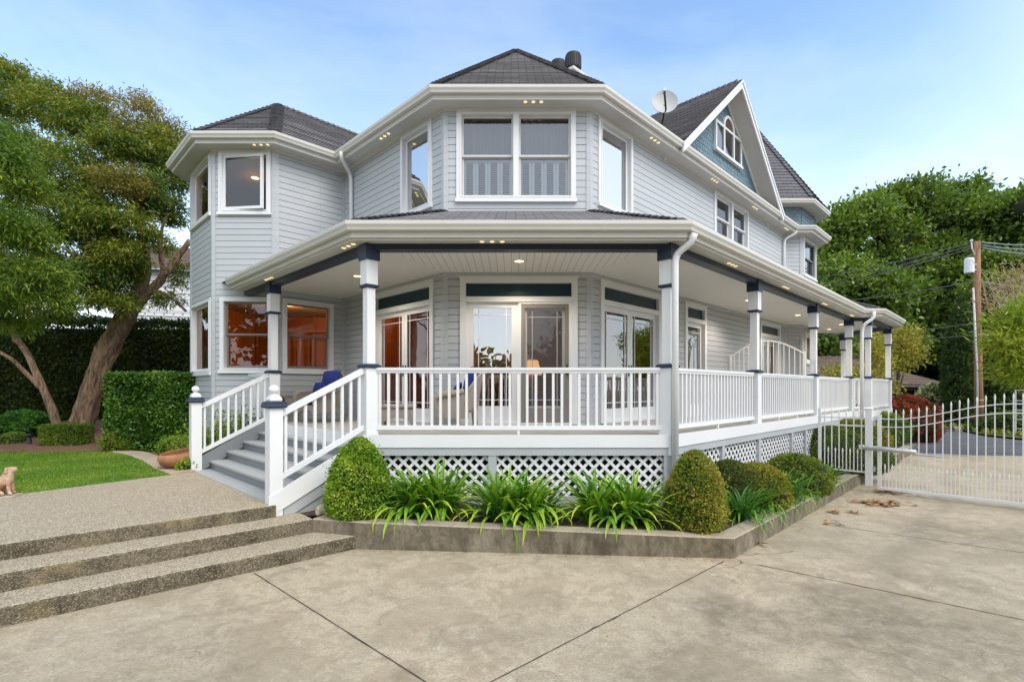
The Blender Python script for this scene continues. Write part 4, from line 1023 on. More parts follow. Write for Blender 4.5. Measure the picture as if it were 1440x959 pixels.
# raised yard on the left
def line_at(p, d, x): t = (x-p[0])/d[0]; return (x, p[1]+d[1]*t)
def steps():
    E = [((-1.977, 6.46), .0, .17, (-4.35, 4.34)), ((-2.58, 6.62), .17, .34, (-4.67, 4.66)), ((-3.10, 6.72), .34, .50, (-5.03, 5.02))]
    out = []
    for k, (r_, z0, z1, l_) in enumerate(E):
        d = Fr(l_, r_).d; L_ = add(l_, d, -7); nb = (-d[1], d[0]); mb = MB()
        back = 1.3 if k < 2 else .5
        R_ = r_
        pts = [L_, R_, add(R_, nb, back), add(L_, nb, back)]
        if k == 2: pts = [L_, R_, FS.pt(FS.L, NO+.08, 0)[:2], FS.pt(FS.L, NO-.1, 0)[:2], FS.pt(0, NO-.1, 0)[:2], FS.pt(-.2, NO, 0)[:2], (-6.05, 9.05), (-7.35, 7.1), (-9.2, 4.9), (-11.4, 2.6)]
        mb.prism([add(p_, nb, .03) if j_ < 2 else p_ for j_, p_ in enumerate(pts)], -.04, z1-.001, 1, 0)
        f_ = Fr(L_, R_); n_ = int(f_.L/.035); jo = [0]*(n_+1); jz = [0]*(n_+1)
        from mathutils import noise as mn
        for i in range(n_+1):
            q_ = Vector((i*.035*2.2, k*7.3, 0)); jo[i] = .006*mn.fractal(q_*3, .8, 2, 4); jz[i] = .004*mn.fractal(q_*4+Vector((9, 0, 0)), .8, 2, 4)-.006*max(0, mn.noise(q_*5)-.25)
        rows = lambda i: [(0, -.04), (jo[i]*.5, z0+.01), (jo[i], z1-.022+jz[i]), (-.008+jo[i], z1-.006+jz[i]), (-.022+jo[i]*.5, z1), (-.034, z1)]
        for i in range(n_):
            a, b = f_.L*i/n_, f_.L*(i+1)/n_; ra, rb = rows(i), rows(i+1)
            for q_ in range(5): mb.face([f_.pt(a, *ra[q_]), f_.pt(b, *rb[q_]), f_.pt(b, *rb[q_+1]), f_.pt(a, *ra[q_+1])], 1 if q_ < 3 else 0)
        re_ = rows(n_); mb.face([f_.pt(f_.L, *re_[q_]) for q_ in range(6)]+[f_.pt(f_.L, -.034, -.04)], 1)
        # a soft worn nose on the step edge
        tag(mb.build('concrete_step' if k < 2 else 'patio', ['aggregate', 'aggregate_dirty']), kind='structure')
steps()
LW = [(-7.35, 7.1), (-6.05, 9.05), g2(218, 660, .5), g2(200, 648, .5), g2(178, 640, .5), g2(140, 633.5, .5), g2(100, 630, .5), g2(50, 628, .5), g2(0, 627.5, .5), g2(-120, 628, .5), (-22, 12), (-18, 3), (-11.4, 2.6), (-9.2, 4.9)]
mb = MB(); mb.prism(LW, -.05, .505); tag(mb.build('lawn_base', 'turf'), kind='structure')
edge = [(-6.05, 9.05)]+LW[2:10]
mb = MB(); mb.sweep(edge[::-1], [(0, .3), (0, .515), (-.05, .53), (-.40, .53), (-.45, .3)], close_prof=True) 
tag(mb.build('path', 'border'), kind='structure')
# planting bed that climbs towards the hedge
mb = MB(); nx, ny = 40, 24
def bed_z(x, y): 
    t = min(1, max(0, (y-11.5)/6)); u = min(1, max(0, (-x-7)/4)); return .49+.42*t*u+.03*math.sin(x*3.1)*math.sin(y*2.3)*t
gx = [-30+(25.5)*i/nx for i in range(nx+1)]; gy = [8.4+14*j/ny for j in range(ny+1)]
for i in range(nx):
    for j in range(ny):
        q = [(gx[i], gy[j]), (gx[i+1], gy[j]), (gx[i+1], gy[j+1]), (gx[i], gy[j+1])]
        if max(p[0] for p in q) > -4.9 or (max(p[1] for p in q) < 9.7 and max(p[0] for p in q) > -5.9): continue
        mb.face([(p[0], p[1], bed_z(*p)-.02) for p in q])
tag(mb.build('planting_bed', 'mulch', smooth=True), kind='structure')
# blades of the lawn
n = 90000
lw = np.array(LW)
def inside(pts, poly):
    x, y = pts[:, 0], pts[:, 1]; r = np.zeros(len(pts), bool)
    for i in range(len(poly)):
        a, b = poly[i], poly[i-1]; c = ((a[1] > y) != (b[1] > y)) & (x < (b[0]-a[0])*(y-a[1])/(b[1]-a[1]+1e-12)+a[0]); r ^= c
    return r
pt = np.stack([RNG.uniform(-16, -5.9, n*2), RNG.uniform(6.0, 14, n*2), np.full(n*2, .5)], 1); pt = pt[inside(pt, LW)][:n]
nn = np.tile(np.array([[0, 0, 1.0]]), (len(pt), 1))
from mathutils import noise as mn2
patch = np.array([.5+.9*mn2.fractal(Vector((q[0]*.9, q[1]*.9, 0)), .8, 2, 3) for q in pt])
ln = leaf_obj('grass', pt, nn, .045, .012, [(.035, .10, .008), (.075, .15, .013), (.12, .195, .025), (.2, .22, .05)], 'leaf', None, .4, np.clip(patch, 0, 1)); tag(ln, kind='stuff')
# planter wall
mb = MB()
def pwall(p, q, zp_, zq, th=.22):
    f = Fr(p, q); a, b, c, d = f.pt(0, 0, 0), f.pt(f.L, 0, 0), f.pt(f.L, -th, 0), f.pt(0, -th, 0); return f
zA, zB, zC = .345, .245, .24
f1, f2 = Fr(SA, SB), Fr(SB, SC)
inn = offset_line([SA, SB, SC], -.22)
L0 = (-2.58, 6.62); LI = (-2.50, 6.86)
top = [(L0, LI, .345), (SA, inn[0], zA), (SB, inn[1], zB), (SC, inn[2], zC)]
for (p, i_, z), (q, j_, y) in zip(top[:-1], top[1:]):
    e = .012
    f = Fr(p, q); n_ = Vector((f.n[0], f.n[1], 0))*.012
    P0, Q0 = Vector((p[0], p[1], 0)), Vector((q[0], q[1], 0))
    mb.face([P0+Vector((0, 0, -.02)), Q0+Vector((0, 0, -.02)), Q0+Vector((0, 0, y-e)), P0+Vector((0, 0, z-e))], 0)
    mb.face([P0+Vector((0, 0, z-e)), Q0+Vector((0, 0, y-e)), Q0-n_+Vector((0, 0, y)), P0-n_+Vector((0, 0, z))], 1)
    mb.face([P0-n_+Vector((0, 0, z)), Q0-n_+Vector((0, 0, y)), (j_[0], j_[1], y), (i_[0], i_[1], z)], 1)
    mb.face([(i_[0], i_[1], z), (j_[0], j_[1], y), (j_[0], j_[1], -.02), (i_[0], i_[1], -.02)], 1)
tag(mb.build('planter_wall', ['planter_face', 'planter_top']), 'low weathered concrete wall edging the bed in front of the porch', 'wall')
mb = MB(); SZ = .2
sp_ = [LI, inn[0], inn[1], inn[2], add(inn[2], B, 3.5), add(PO[6], (1, 0), 0), PO[5], PO[4], PO[3], PR, PL, add(PL, A, -.0), FS.pt(FS.L+.05, 1.2, 0)[:2]]
soil_z = lambda x: float(np.interp(x, [-2.5, -1.0, 2.4, 3.2], [.325, .29, .225, .2]))
sp2 = [LI, inn[0], inn[1], inn[2], add(inn[2], B, 4.5), RT3, RT2, RT1, RE, CR, CL, PL, FS.pt(FS.L+.05, 1.3, 0)[:2]]
for a_ in range(-30, 130):
    x0, x1 = a_*.1, a_*.1+.1
    def cut(poly):
        for lim, sg in ((x0, 1), (x1, -1)):
            o_ = []
            for i_ in range(len(poly)):
                p_, q_ = poly[i_], poly[(i_+1) % len(poly)]; da, db = sg*(p_[0]-lim), sg*(q_[0]-lim)
                if da >= 0: o_.append(p_)
                if (da >= 0) != (db >= 0): t = da/(da-db); o_.append((p_[0]+(q_[0]-p_[0])*t, p_[1]+(q_[1]-p_[1])*t))
            poly = o_
            if len(poly) < 3: return []
        return poly
    for half in ([sp2[0], sp2[1], sp2[2], sp2[9], sp2[10], sp2[11], sp2[12]], [sp2[2], sp2[3], sp2[4], sp2[5], sp2[6], sp2[7], sp2[8], sp2[9]]):
        c_ = cut(half)
        if c_: mb.face([(p_[0], p_[1], soil_z(p_[0])) for p_ in c_])
tag(mb.build('soil', 'soil'), kind='structure')

# ================================================================== iron gates
def spear(mb, x, y, z, r=.02):
    mb.lathe((x, y, z), [(.010, 0), (.014, .012), (.009, .022), (.013, .03), (.015, .05), (.009, .085), (.001, .11)], 8)
gp = G(1222, 691, .0); HX = add(gp[:2], (-B[0], -B[1]), .14)
GT = thing('driveway_gate', 'white wrought iron driveway gate with arched top and spear pickets', 'gate', (HX[0], HX[1], .02))
fg = Fr(HX, add(HX, (-B[0], -B[1]), 3.9))
def arch(s): return 1.44+.33*.5*(1-math.cos(2*math.pi*min(1, max(0, (s-.18)/(3.54))))) if .18 < s < 3.72 else 1.44
GW = 3.9
mb = MB(); fg.box(mb, 0, .06, -.03, .03, .07, 1.52); fg.box(mb, GW-.06, GW, -.03, .03, .07, 1.52); fg.box(mb, .06, GW-.06, -.03, .03, .07, .115)
N = 48
for dz in (0, -.155):
    pts = [fg.pt(.06+(GW-.12)*i/N, 0, arch(.06+(GW-.12)*i/N)+dz) for i in range(N+1)]
    for a, b in zip(pts[:-1], pts[1:]): mb.bar(a, b, .03, .016)
mb.build('gate_frame', 'iron', GT)
k = 0; s = .06
npk = int((GW-.12)/.118)
for i in range(1, npk+1):
    s = .06+(GW-.12)*i/(npk+1); mb = MB(); top_ = arch(s)+.075; fg.box(mb, s-.009, s+.009, -.009, .009, .115, top_); c = fg.pt(s, 0, top_); spear(mb, *c); mb.build('picket', 'iron', GT)
for i in range(0, npk+1):
    s = .06+(GW-.12)*(i+.5)/(npk+1); mb = MB(); fg.box(mb, s-.007, s+.007, -.007, .007, .115, .47); c = fg.pt(s, 0, .47); spear(mb, *c); mb.build('short_picket', 'iron', GT)
GP = thing('gate_post', 'square white steel gate post standing in the planter wall', 'post', (gp[0], gp[1], .15))
mb = MB(); sqp(mb, gp, .11, .12, 1.62); mb.build('shaft', 'iron', GP)
mb = MB(); sq_lathe(mb, (gp[0], gp[1], 1.62), [(.13, 0), (.13, .015), (.06, .04)], rot=math.pi/4+math.pi/4); mb.build('post_cap', 'iron', GP)
mb = MB(); 
for z in (.45, 1.35): mb.tube([fg.pt(-.05, .0, z-.05), fg.pt(-.05, .0, z+.05)], .02, 8)
mb.build('hinge', 'galv', GP)
OA = thing('gate_opener', 'grey tubular gate opener arm bolted across post and gate', 'gate opener', P(1212, 629, 10.0))
a_, b_ = Vector(P(1213, 628.5, 10.0)), Vector(P(1289, 636, 9.35))
mb = MB(); mb.tube([a_, a_+(b_-a_)*.02, a_+(b_-a_)*.98, b_], [.03, .047, .047, .03], 14); mb.build('cylinder', 'galv', OA, smooth=True)
mb = MB(); mb.tube([b_-(b_-a_).normalized()*.02-Vector((0, 0, .035)), b_+(b_-a_).normalized()*.36-Vector((0, 0, .035))], .018, 8); mb.build('ram', 'galv', OA)
mb = MB(); mb.bar(a_-(b_-a_).normalized()*.06, a_+(b_-a_).normalized()*.03, .05, .08); mb.build('bracket', 'plastic_grey', OA)
# short fence from the post to the porch
IFN = thing('iron_fence', 'short white spear-topped iron fence between gate post and porch lattice', 'fence', (gp[0]-.8, gp[1]+.8, SZ))
fh = Fr(add(gp[:2], B, .88), add(gp[:2], B, .06)); mb = MB()
fh.box(mb, 0, .05, -.025, .025, SZ, 1.62)
for z in (1.42, 1.27, .36): fh.box(mb, .05, fh.L, -.008, .008, z, z+.03)
mb.build('fence_frame', 'iron', IFN)
for i in range(6):
    s = .05+(fh.L-.05)*(i+.5)/6; mb = MB(); fh.box(mb, s-.009, s+.009, -.009, .009, .39 if i % 1 == 0 else .36, 1.5); spear(mb, *fh.pt(s, 0, 1.5)); mb.build('picket', 'iron', IFN)
for i in range(5):
    s = .05+(fh.L-.05)*(i+1)/6; mb = MB(); fh.box(mb, s-.007, s+.007, -.007, .007, .39, .72); spear(mb, *fh.pt(s, 0, .72)); mb.build('short_picket', 'iron', IFN)
# arched gate across the porch
pa = add(PR, A, 7.35); pb = add(pa, B, 2.02)
AG = thing('porch_gate', 'white arched iron gate standing across the right-hand porch', 'gate', (pb[0], pb[1], DECK))
fa = Fr(pb, add(pa, B, .10)); mb = MB(); fa.box(mb, 0, .05, -.025, .025, DECK, 2.98); fa.box(mb, fa.L-.05, fa.L, -.025, .025, DECK, 2.98); fa.box(mb, .05, fa.L-.05, -.015, .015, DECK+.08, DECK+.12)
za = lambda s: 2.90+.40*math.sin(math.pi*(s/fa.L))
for i in range(24):
    a, b = .0+fa.L*i/24, fa.L*(i+1)/24; mb.bar(fa.pt(a, 0, za(a)), fa.pt(b, 0, za(b)), .04, .03)
mb.build('gate_frame', 'iron', AG)
for i in range(1, 15):
    s = fa.L*i/15; mb = MB(); fa.box(mb, s-.009, s+.009, -.009, .009, DECK+.12, za(s)); mb.build('gate_bar', 'iron', AG)

# ================================================================== porch furniture
def arm_chair(loc, rz, label):
    t = thing('wicker_armchair', label, 'armchair', loc, rz, 'wicker armchairs on the porch')
    def put(mb, nm, mt, sm=False): 
        o = mb.build(nm, mt, None, sm); o.parent = t; return o
    mb = MB()                                                   # faces -y
    mb.box(-.33, .33, -.32, .30, .30, .36)
    N = 12
    for i in range(N):                                          # arched front skirt
        x0, x1 = -.33+.66*i/N, -.33+.66*(i+1)/N; h = lambda x: .16+.10*(1-(x/.33)**2)
        mb.face([(x0, -.33, h(x0)), (x1, -.33, h(x1)), (x1, -.33, .36), (x0, -.33, .36)]); mb.face([(x0, -.30, h(x0)), (x0, -.30, .36), (x1, -.30, .36), (x1, -.30, h(x1))]); mb.face([(x0, -.33, h(x0)), (x0, -.30, h(x0)), (x1, -.30, h(x1)), (x1, -.33, h(x1))])
    put(mb, 'seat', 'wicker')
    mb = MB(); N = 14; rows = 8
    def bk(i, j):
        a = math.pi*(i/N-.5)*1.05; x = .36*math.sin(a); y = .12+.24*math.cos(a); top = .62+.42*math.cos(a)**.9 if math.cos(a) > 0 else .62
        z = .33+(top-.33)*j/rows; return Vector((x, y+.12*(z-.33)/.7, z))
    for i in range(N):
        for j in range(rows):
            q = [bk(i, j), bk(i+1, j), bk(i+1, j+1), bk(i, j+1)]; mb.face(q); mb.face([p+Vector((p.x*.08, .035, 0)) for p in q[::-1]])
    mb.tube([bk(i, rows)+Vector((0, .015, 0)) for i in range(N+1)], .03, 8)
    put(mb, 'backrest', 'wicker', True)
    for s in (-1, 1):
        mb = MB(); mb.tube([(s*.36, .14, .66), (s*.385, -.05, .63), (s*.39, -.25, .61), (s*.385, -.35, .56), (s*.37, -.36, .45), (s*.36, -.33, .33)], [.045, .05, .055, .055, .045, .035], 10)
        for y in range(10): yy = -.33+y*.055; mb.box(s*.36-.012, s*.36+.012, yy, yy+.055, .2, .61)
        put(mb, 'armrest', 'wicker', False)
        for y in (-.31, .33):
            mb = MB(); mb.tube([(s*.33, y, .38), (s*.345, y+(.03 if y > 0 else -.01), 0)], [.032, .026], 8); put(mb, 'leg', 'wicker', True)
    return t
def cushion_obj(name, label, loc, rz, tilt, dx, dy, dz, cat, group=None):
    n = 10; mb = MB(); base = 0
    for i in range(n+1):
        for j in range(n+1):
            u, v = i/n*2-1, j/n*2-1; e = (1-abs(u)**4)*(1-abs(v)**4); mb.v.append((u*dx/2*(1-.05*v*v), v*dy/2*(1-.05*u*u), dz/2*(.18+.82*e)))
    for i in range(n+1):
        for j in range(n+1):
            u, v = i/n*2-1, j/n*2-1; e = (1-abs(u)**4)*(1-abs(v)**4); mb.v.append((u*dx/2*(1-.05*v*v), v*dy/2*(1-.05*u*u), -dz/2*(.18+.82*e)))
    m = (n+1)**2
    for i in range(n):
        for j in range(n):
            a, b, c, d = i*(n+1)+j, (i+1)*(n+1)+j, (i+1)*(n+1)+j+1, i*(n+1)+j+1
            mb.f.append((a, b, c, d)); mb.f.append((a+m, d+m, c+m, b+m)); mb.m += [0, 0]; mb.uv += [(0, 0)]*8
    for k in range(n):
        for (a, b) in ((k, k+1), (n*(n+1)+k+1, n*(n+1)+k)): mb.f.append((a, b, b+m, a+m)); mb.m.append(0); mb.uv += [(0, 0)]*4
        for (a, b) in (((k+1)*(n+1), k*(n+1)), (k*(n+1)+n, (k+1)*(n+1)+n)): mb.f.append((a, b, b+m, a+m)); mb.m.append(0); mb.uv += [(0, 0)]*4
    o = mb.build(name, 'cushion', None, True); o.location = loc; o.rotation_euler = (tilt, 0, rz); return tag(o, label, cat, group)
def chair_with(loc, rz, label, where):
    arm_chair(loc, rz, label); c, s = math.cos(rz), math.sin(rz); w = lambda x, y, z: (loc[0]+c*x-s*y, loc[1]+s*x+c*y, loc[2]+z)
    cushion_obj('seat_cushion', 'navy blue seat cushion on the wicker armchair '+where, w(0, -.02, .42), rz, 0, .60, .60, .13, 'cushion', 'blue armchair cushions')
    cushion_obj('back_cushion', 'navy blue back cushion in the wicker armchair '+where, w(0, .23, .76), rz, math.radians(78), .64, .68, .16, 'cushion', 'blue armchair cushions')
    return w
c1 = G(462, 597, DECK); c1 = P(450, 590, 10.9)
w1_ = chair_with((c1[0], c1[1], DECK), math.radians(-38), 'wicker armchair with blue cushions behind the stair railing', 'behind the stair railing')
cushion_obj('throw_pillow', 'small patterned blue throw pillow on the armchair behind the stairs', w1_(-.20, .10, .66), math.radians(-38)+.15, math.radians(68), .40, .38, .12, 'pillow')
c2 = P(640, 597, 9.05)
w2_ = chair_with((c2[0], c2[1], DECK), math.radians(-82), 'wicker armchair seen from its side behind the front railing', 'behind the front railing')
cushion_obj('throw_pillow', 'dark blue throw pillow against the armchair near the sliding door', w2_(-.12, .02, .66), math.radians(-82), math.radians(60), .40, .36, .12, 'pillow')
c3 = P(560, 600, 9.0)
OT = thing('wicker_ottoman', 'low wicker ottoman with rounded top behind the front railing', 'ottoman', (c3[0], c3[1], DECK), .1)
mb = MB(); N = 10
for (y0, y1) in ((-.22, -.20), (.20, .22)):
    for i in range(N):
        x0, x1 = -.27+.54*i/N, -.27+.54*(i+1)/N; h = lambda x: .10+.10*(1-(x/.27)**2); mb.obox((x0, y0, h((x0+x1)/2)), (x1-x0, 0, 0), (0, y1-y0, 0), (0, 0, .38-h((x0+x1)/2)))
for x in (-.27, .25): mb.box(x, x+.02, -.2, .2, .12, .38)
o = mb.build('skirt', 'wicker'); o.parent = OT
mb = MB(); mb.box(-.28, .28, -.23, .23, .38, .42); mb.tube([(-.28, -.23, .40), (.28, -.23, .40)], .03, 8); mb.tube([(-.28, .23, .40), (.28, .23, .40)], .03, 8); mb.tube([(-.28, -.23, .40), (-.28, .23, .40)], .03, 8); mb.tube([(.28, -.23, .40), (.28, .23, .40)], .03, 8); o = mb.build('top', 'wicker'); o.parent = OT
for x in (-.25, .25):
    for y in (-.2, .2):
        mb = MB(); mb.tube([(x, y, .38), (x*1.04, y, 0)], .025, 8); o = mb.build('leg', 'wicker', None, True); o.parent = OT
c4 = P(392, 590, 11.3)
ST_ = thing('wicker_side_table', 'small wicker side table left of the armchair behind the stairs', 'side table', (c4[0], c4[1], DECK), math.radians(-38))
mb = MB(); mb.box(-.27, .27, -.27, .27, .50, .56); mb.tube([(-.27, -.27, .53), (.27, -.27, .53)], .035, 8); o = mb.build('top', 'wicker'); o.parent = ST_
for x in (-.24, .24):
    for y in (-.24, .24):
        mb = MB(); mb.tube([(x, y, .5), (x, y, 0)], .025, 8); o = mb.build('leg', 'wicker', None, True); o.parent = ST_
# table and lamp behind the sliding door
lx = P(747, 500, 11.35)
TB = thing('lamp_table', 'dark wooden table inside the sliding screen door under the lamp', 'table', (lx[0], lx[1], 1.31))
mb = MB(); mb.box(-.4, .4, -.25, .25, .68, .72); o = mb.build('top', 'floorwood'); o.parent = TB
for x in (-.36, .36):
    for y in (-.21, .21): mb = MB(); mb.box(x-.025, x+.025, y-.025, y+.025, 0, .68); o = mb.build('leg', 'floorwood'); o.parent = TB
LP = thing('table_lamp', 'lit table lamp with cream shade seen through the screen door', 'lamp', (lx[0], lx[1], 2.03))
mb = MB(); mb.lathe((0, 0, 0), [(.08, 0), (.085, .02), (.03, .05), (.06, .14), (.07, .2), (.03, .3), (.012, .33), (.012, .42)], 16); o = mb.build('base', 'oak', None, True); o.parent = LP
mb = MB(); base_ = 0
for (r, z) in ((.24, .30), (.15, .62)):
    for k in range(24): a = 2*math.pi*k/24; mb.v.append((r*math.cos(a), r*math.sin(a), z))
for k in range(24): mb.f.append((k, (k+1) % 24, (k+1) % 24+24, k+24)); mb.m.append(0); mb.uv += [(0, 0)]*4
o = mb.build('lamp_shade', 'shade_on', None, True); o.parent = LP

# ================================================================== small things in the garden
pot = G(256, 656, .53)
POT = thing('terracotta_bowl', 'wide terracotta bowl tipped beside the stair newel and the lawn path', 'planter', (pot[0]-.0, pot[1], .53))
mb = MB(); mb.lathe((0, 0, 0), [(.18, 0), (.30, .05), (.40, .14), (.43, .23), (.41, .31), (.36, .35), (.345, .345), (.37, .29), (.37, .2), (.25, .1)], 28); o = mb.build('bowl', 'terracotta', None, True); o.parent = POT; POT.scale = (.86, .86, .86); POT.rotation_euler = (math.radians(7), math.radians(-5), 0)
mb = MB(); mb.lathe((0, 0, .24), [(.375, 0), (.375, .004)], 24); o = mb.build('bowl_soil', 'soil'); o.parent = POT
pl = G(41, 626, .56)
PLT = thing('path_light', 'short black path light on the mulch by the lawn edge', 'garden light', (pl[0], pl[1], .53))
mb = MB(); mb.lathe((0, 0, 0), [(.09, 0), (.09, .03), (.055, .05), (.05, .26)], 16); o = mb.build('post', 'black', None, True); o.parent = PLT
mb = MB(); mb.lathe((0, 0, .26), [(.065, 0), (.075, .03), (.06, .055), (.02, .065)], 16); o = mb.build('cap', 'black', None, True); o.parent = PLT
# rocks by the stair foot
def rock(loc, r, label):
    import bmesh
    bm = bmesh.new(); bmesh.ops.create_icosphere(bm, subdivisions=3, radius=1)
    ph = [random.random()*6 for _ in range(6)]
    for v in bm.verts:
        c = v.co; q = 1+.26*math.sin(3*c.x+ph[0])*math.sin(3.5*c.y+ph[1])+.16*math.sin(5*c.z+ph[2]+3*c.x)+.06*math.sin(9*c.y+ph[3])
        v.co = Vector((c.x*r[0]*q, c.y*r[1]*q, max(-.6, c.z)*r[2]*q))
    me = bpy.data.meshes.new('rock'); bm.to_mesh(me); bm.free(); me.materials.append(M['rock'])
    for p in me.polygons: p.use_smooth = True
    o = bpy.data.objects.new('rock', me); COL.objects.link(o); o.location = loc; return tag(o, label, 'rock', 'pale rocks beside the stair skirt')
for (px, py, r, lb) in ((449, 720, (.06, .06, .075), 'small upright pale rock at the foot of the stair skirt'), (460, 718, (.075, .07, .085), 'larger pale tan rock against the left conical boxwood')):
    c = G(px, py+4, .345); rock((c[0], c[1]+.05, .34+.055), r, lb)
# fallen leaves by the gate
mb = MB()
for (px, py, nn_, sx) in ((1232, 709, 90, .22), (1252, 693, 60, .25), (1258, 709, 16, .16), (1180, 722, 6, .12), (1197, 722, 6, .08), (1163, 736, 5, .1), (1073, 768, 4, .04)):
    c = G(px, py, 0)
    for k in range(nn_):
        x, y = c[0]+random.gauss(0, sx*.6), c[1]+random.gauss(0, sx*.5); a = random.random()*6.28; l = random.uniform(.04, .085); w = l*.42; z = random.uniform(.006, .05)
        d = Vector((math.cos(a), math.sin(a), random.uniform(-.2, .3))); s_ = Vector((-math.sin(a), math.cos(a), random.uniform(-.4, .4))); o_ = Vector((x, y, z))
        mb.face([o_-d*l, o_+s_*w+Vector((0, 0, .008)), o_+d*l, o_-s_*w+Vector((0, 0, .008))])
for k in range(260):
    px, py = random.uniform(80, 1400), random.uniform(775, 900)
    if random.random() < .75: t = random.random(); x, y = SA[0]+(SB[0]-SA[0])*t, SA[1]+(SB[1]-SA[1])*t-abs(random.gauss(0, .07))-.01
    else: x, y = G(px, py)[:2]
    l = random.uniform(.006, .016); a = random.random()*6.28; d = Vector((math.cos(a)*l, math.sin(a)*l, .002)); s_ = Vector((-math.sin(a)*l*.5, math.cos(a)*l*.5, .002)); o_ = Vector((x, y, .006)); mb.face([o_-d, o_+s_, o_+d, o_-s_])
tag(mb.build('fallen_leaves', 'dry_leaf'), kind='stuff')
# dog statue: one skinned body
def skin_body(name, mat, joints, edges, loc, rz, label=None, cat=None, scale=1.0, parent=None):
    me = bpy.data.meshes.new(name); me.from_pydata([tuple(c*scale for c in j[:3]) for j in joints], edges, []); me.materials.append(M[mat])
    o = bpy.data.objects.new(name, me); COL.objects.link(o)
    import bmesh
    bm = bmesh.new(); bm.from_mesh(me); ly = bm.verts.layers.skin.verify(); bm.verts.ensure_lookup_table()
    for i, j in enumerate(joints): r = j[3]*scale; bm.verts[i][ly].radius = (r, r); bm.verts[i][ly].use_root = i == 0
    bm.to_mesh(me); bm.free()
    md = o.modifiers.new('skin', 'SKIN'); md.use_smooth_shade = True; sb = o.modifiers.new('sub', 'SUBSURF'); sb.levels = 2; sb.render_levels = 2
    if parent: o.parent = parent
    else: o.location = loc; o.rotation_euler = (0, 0, rz)
    return o
ds = G(9, 698, .5)
DG = thing('dog_statue', 'painted sitting dog statue with raised head at the lawn edge', 'statue', (ds[0]-.02, ds[1], .5), math.radians(18))
J = [(-.10, 0, .13, .085), (-.03, 0, .20, .085), (.03, 0, .27, .078), (.05, 0, .345, .062), (.07, 0, .41, .062), (.125, 0, .415, .046), (.165, 0, .412, .037),
     (.065, .05, .2, .036), (.075, .055, .1, .028), (.085, .055, .03, .027), (.125, .055, .022, .026),
     (.065, -.05, .2, .036), (.075, -.055, .1, .028), (.085, -.055, .03, .027), (.125, -.055, .022, .026),
     (-.10, .08, .09, .06), (-.02, .10, .05, .04), (.04, .10, .025, .028), (-.10, -.08, .09, .06), (-.02, -.10, .05, .04), (.04, -.10, .025, .028),
     (-.18, 0, .06, .03), (-.26, .03, .03, .018), (.045, .055, .44, .022), (.05, .085, .36, .02), (.045, -.055, .44, .022), (.05, -.085, .36, .02)]
Eg = [(0, 1), (1, 2), (2, 3), (3, 4), (4, 5), (5, 6), (2, 7), (7, 8), (8, 9), (9, 10), (2, 11), (11, 12), (12, 13), (13, 14), (0, 15), (15, 16), (16, 17), (0, 18), (18, 19), (19, 20), (0, 21), (21, 22), (4, 23), (23, 24), (4, 25), (25, 26)]
DG.scale = (.86, .86, .86)
skin_body('body', 'statue', [(a, b, c+.025, d) for a, b, c, d in J], Eg, None, 0, parent=DG)
mb = MB(); mb.box(-.28, .17, -.15, .15, 0, .022); o = mb.build('base', 'statue_base'); o.parent = DG
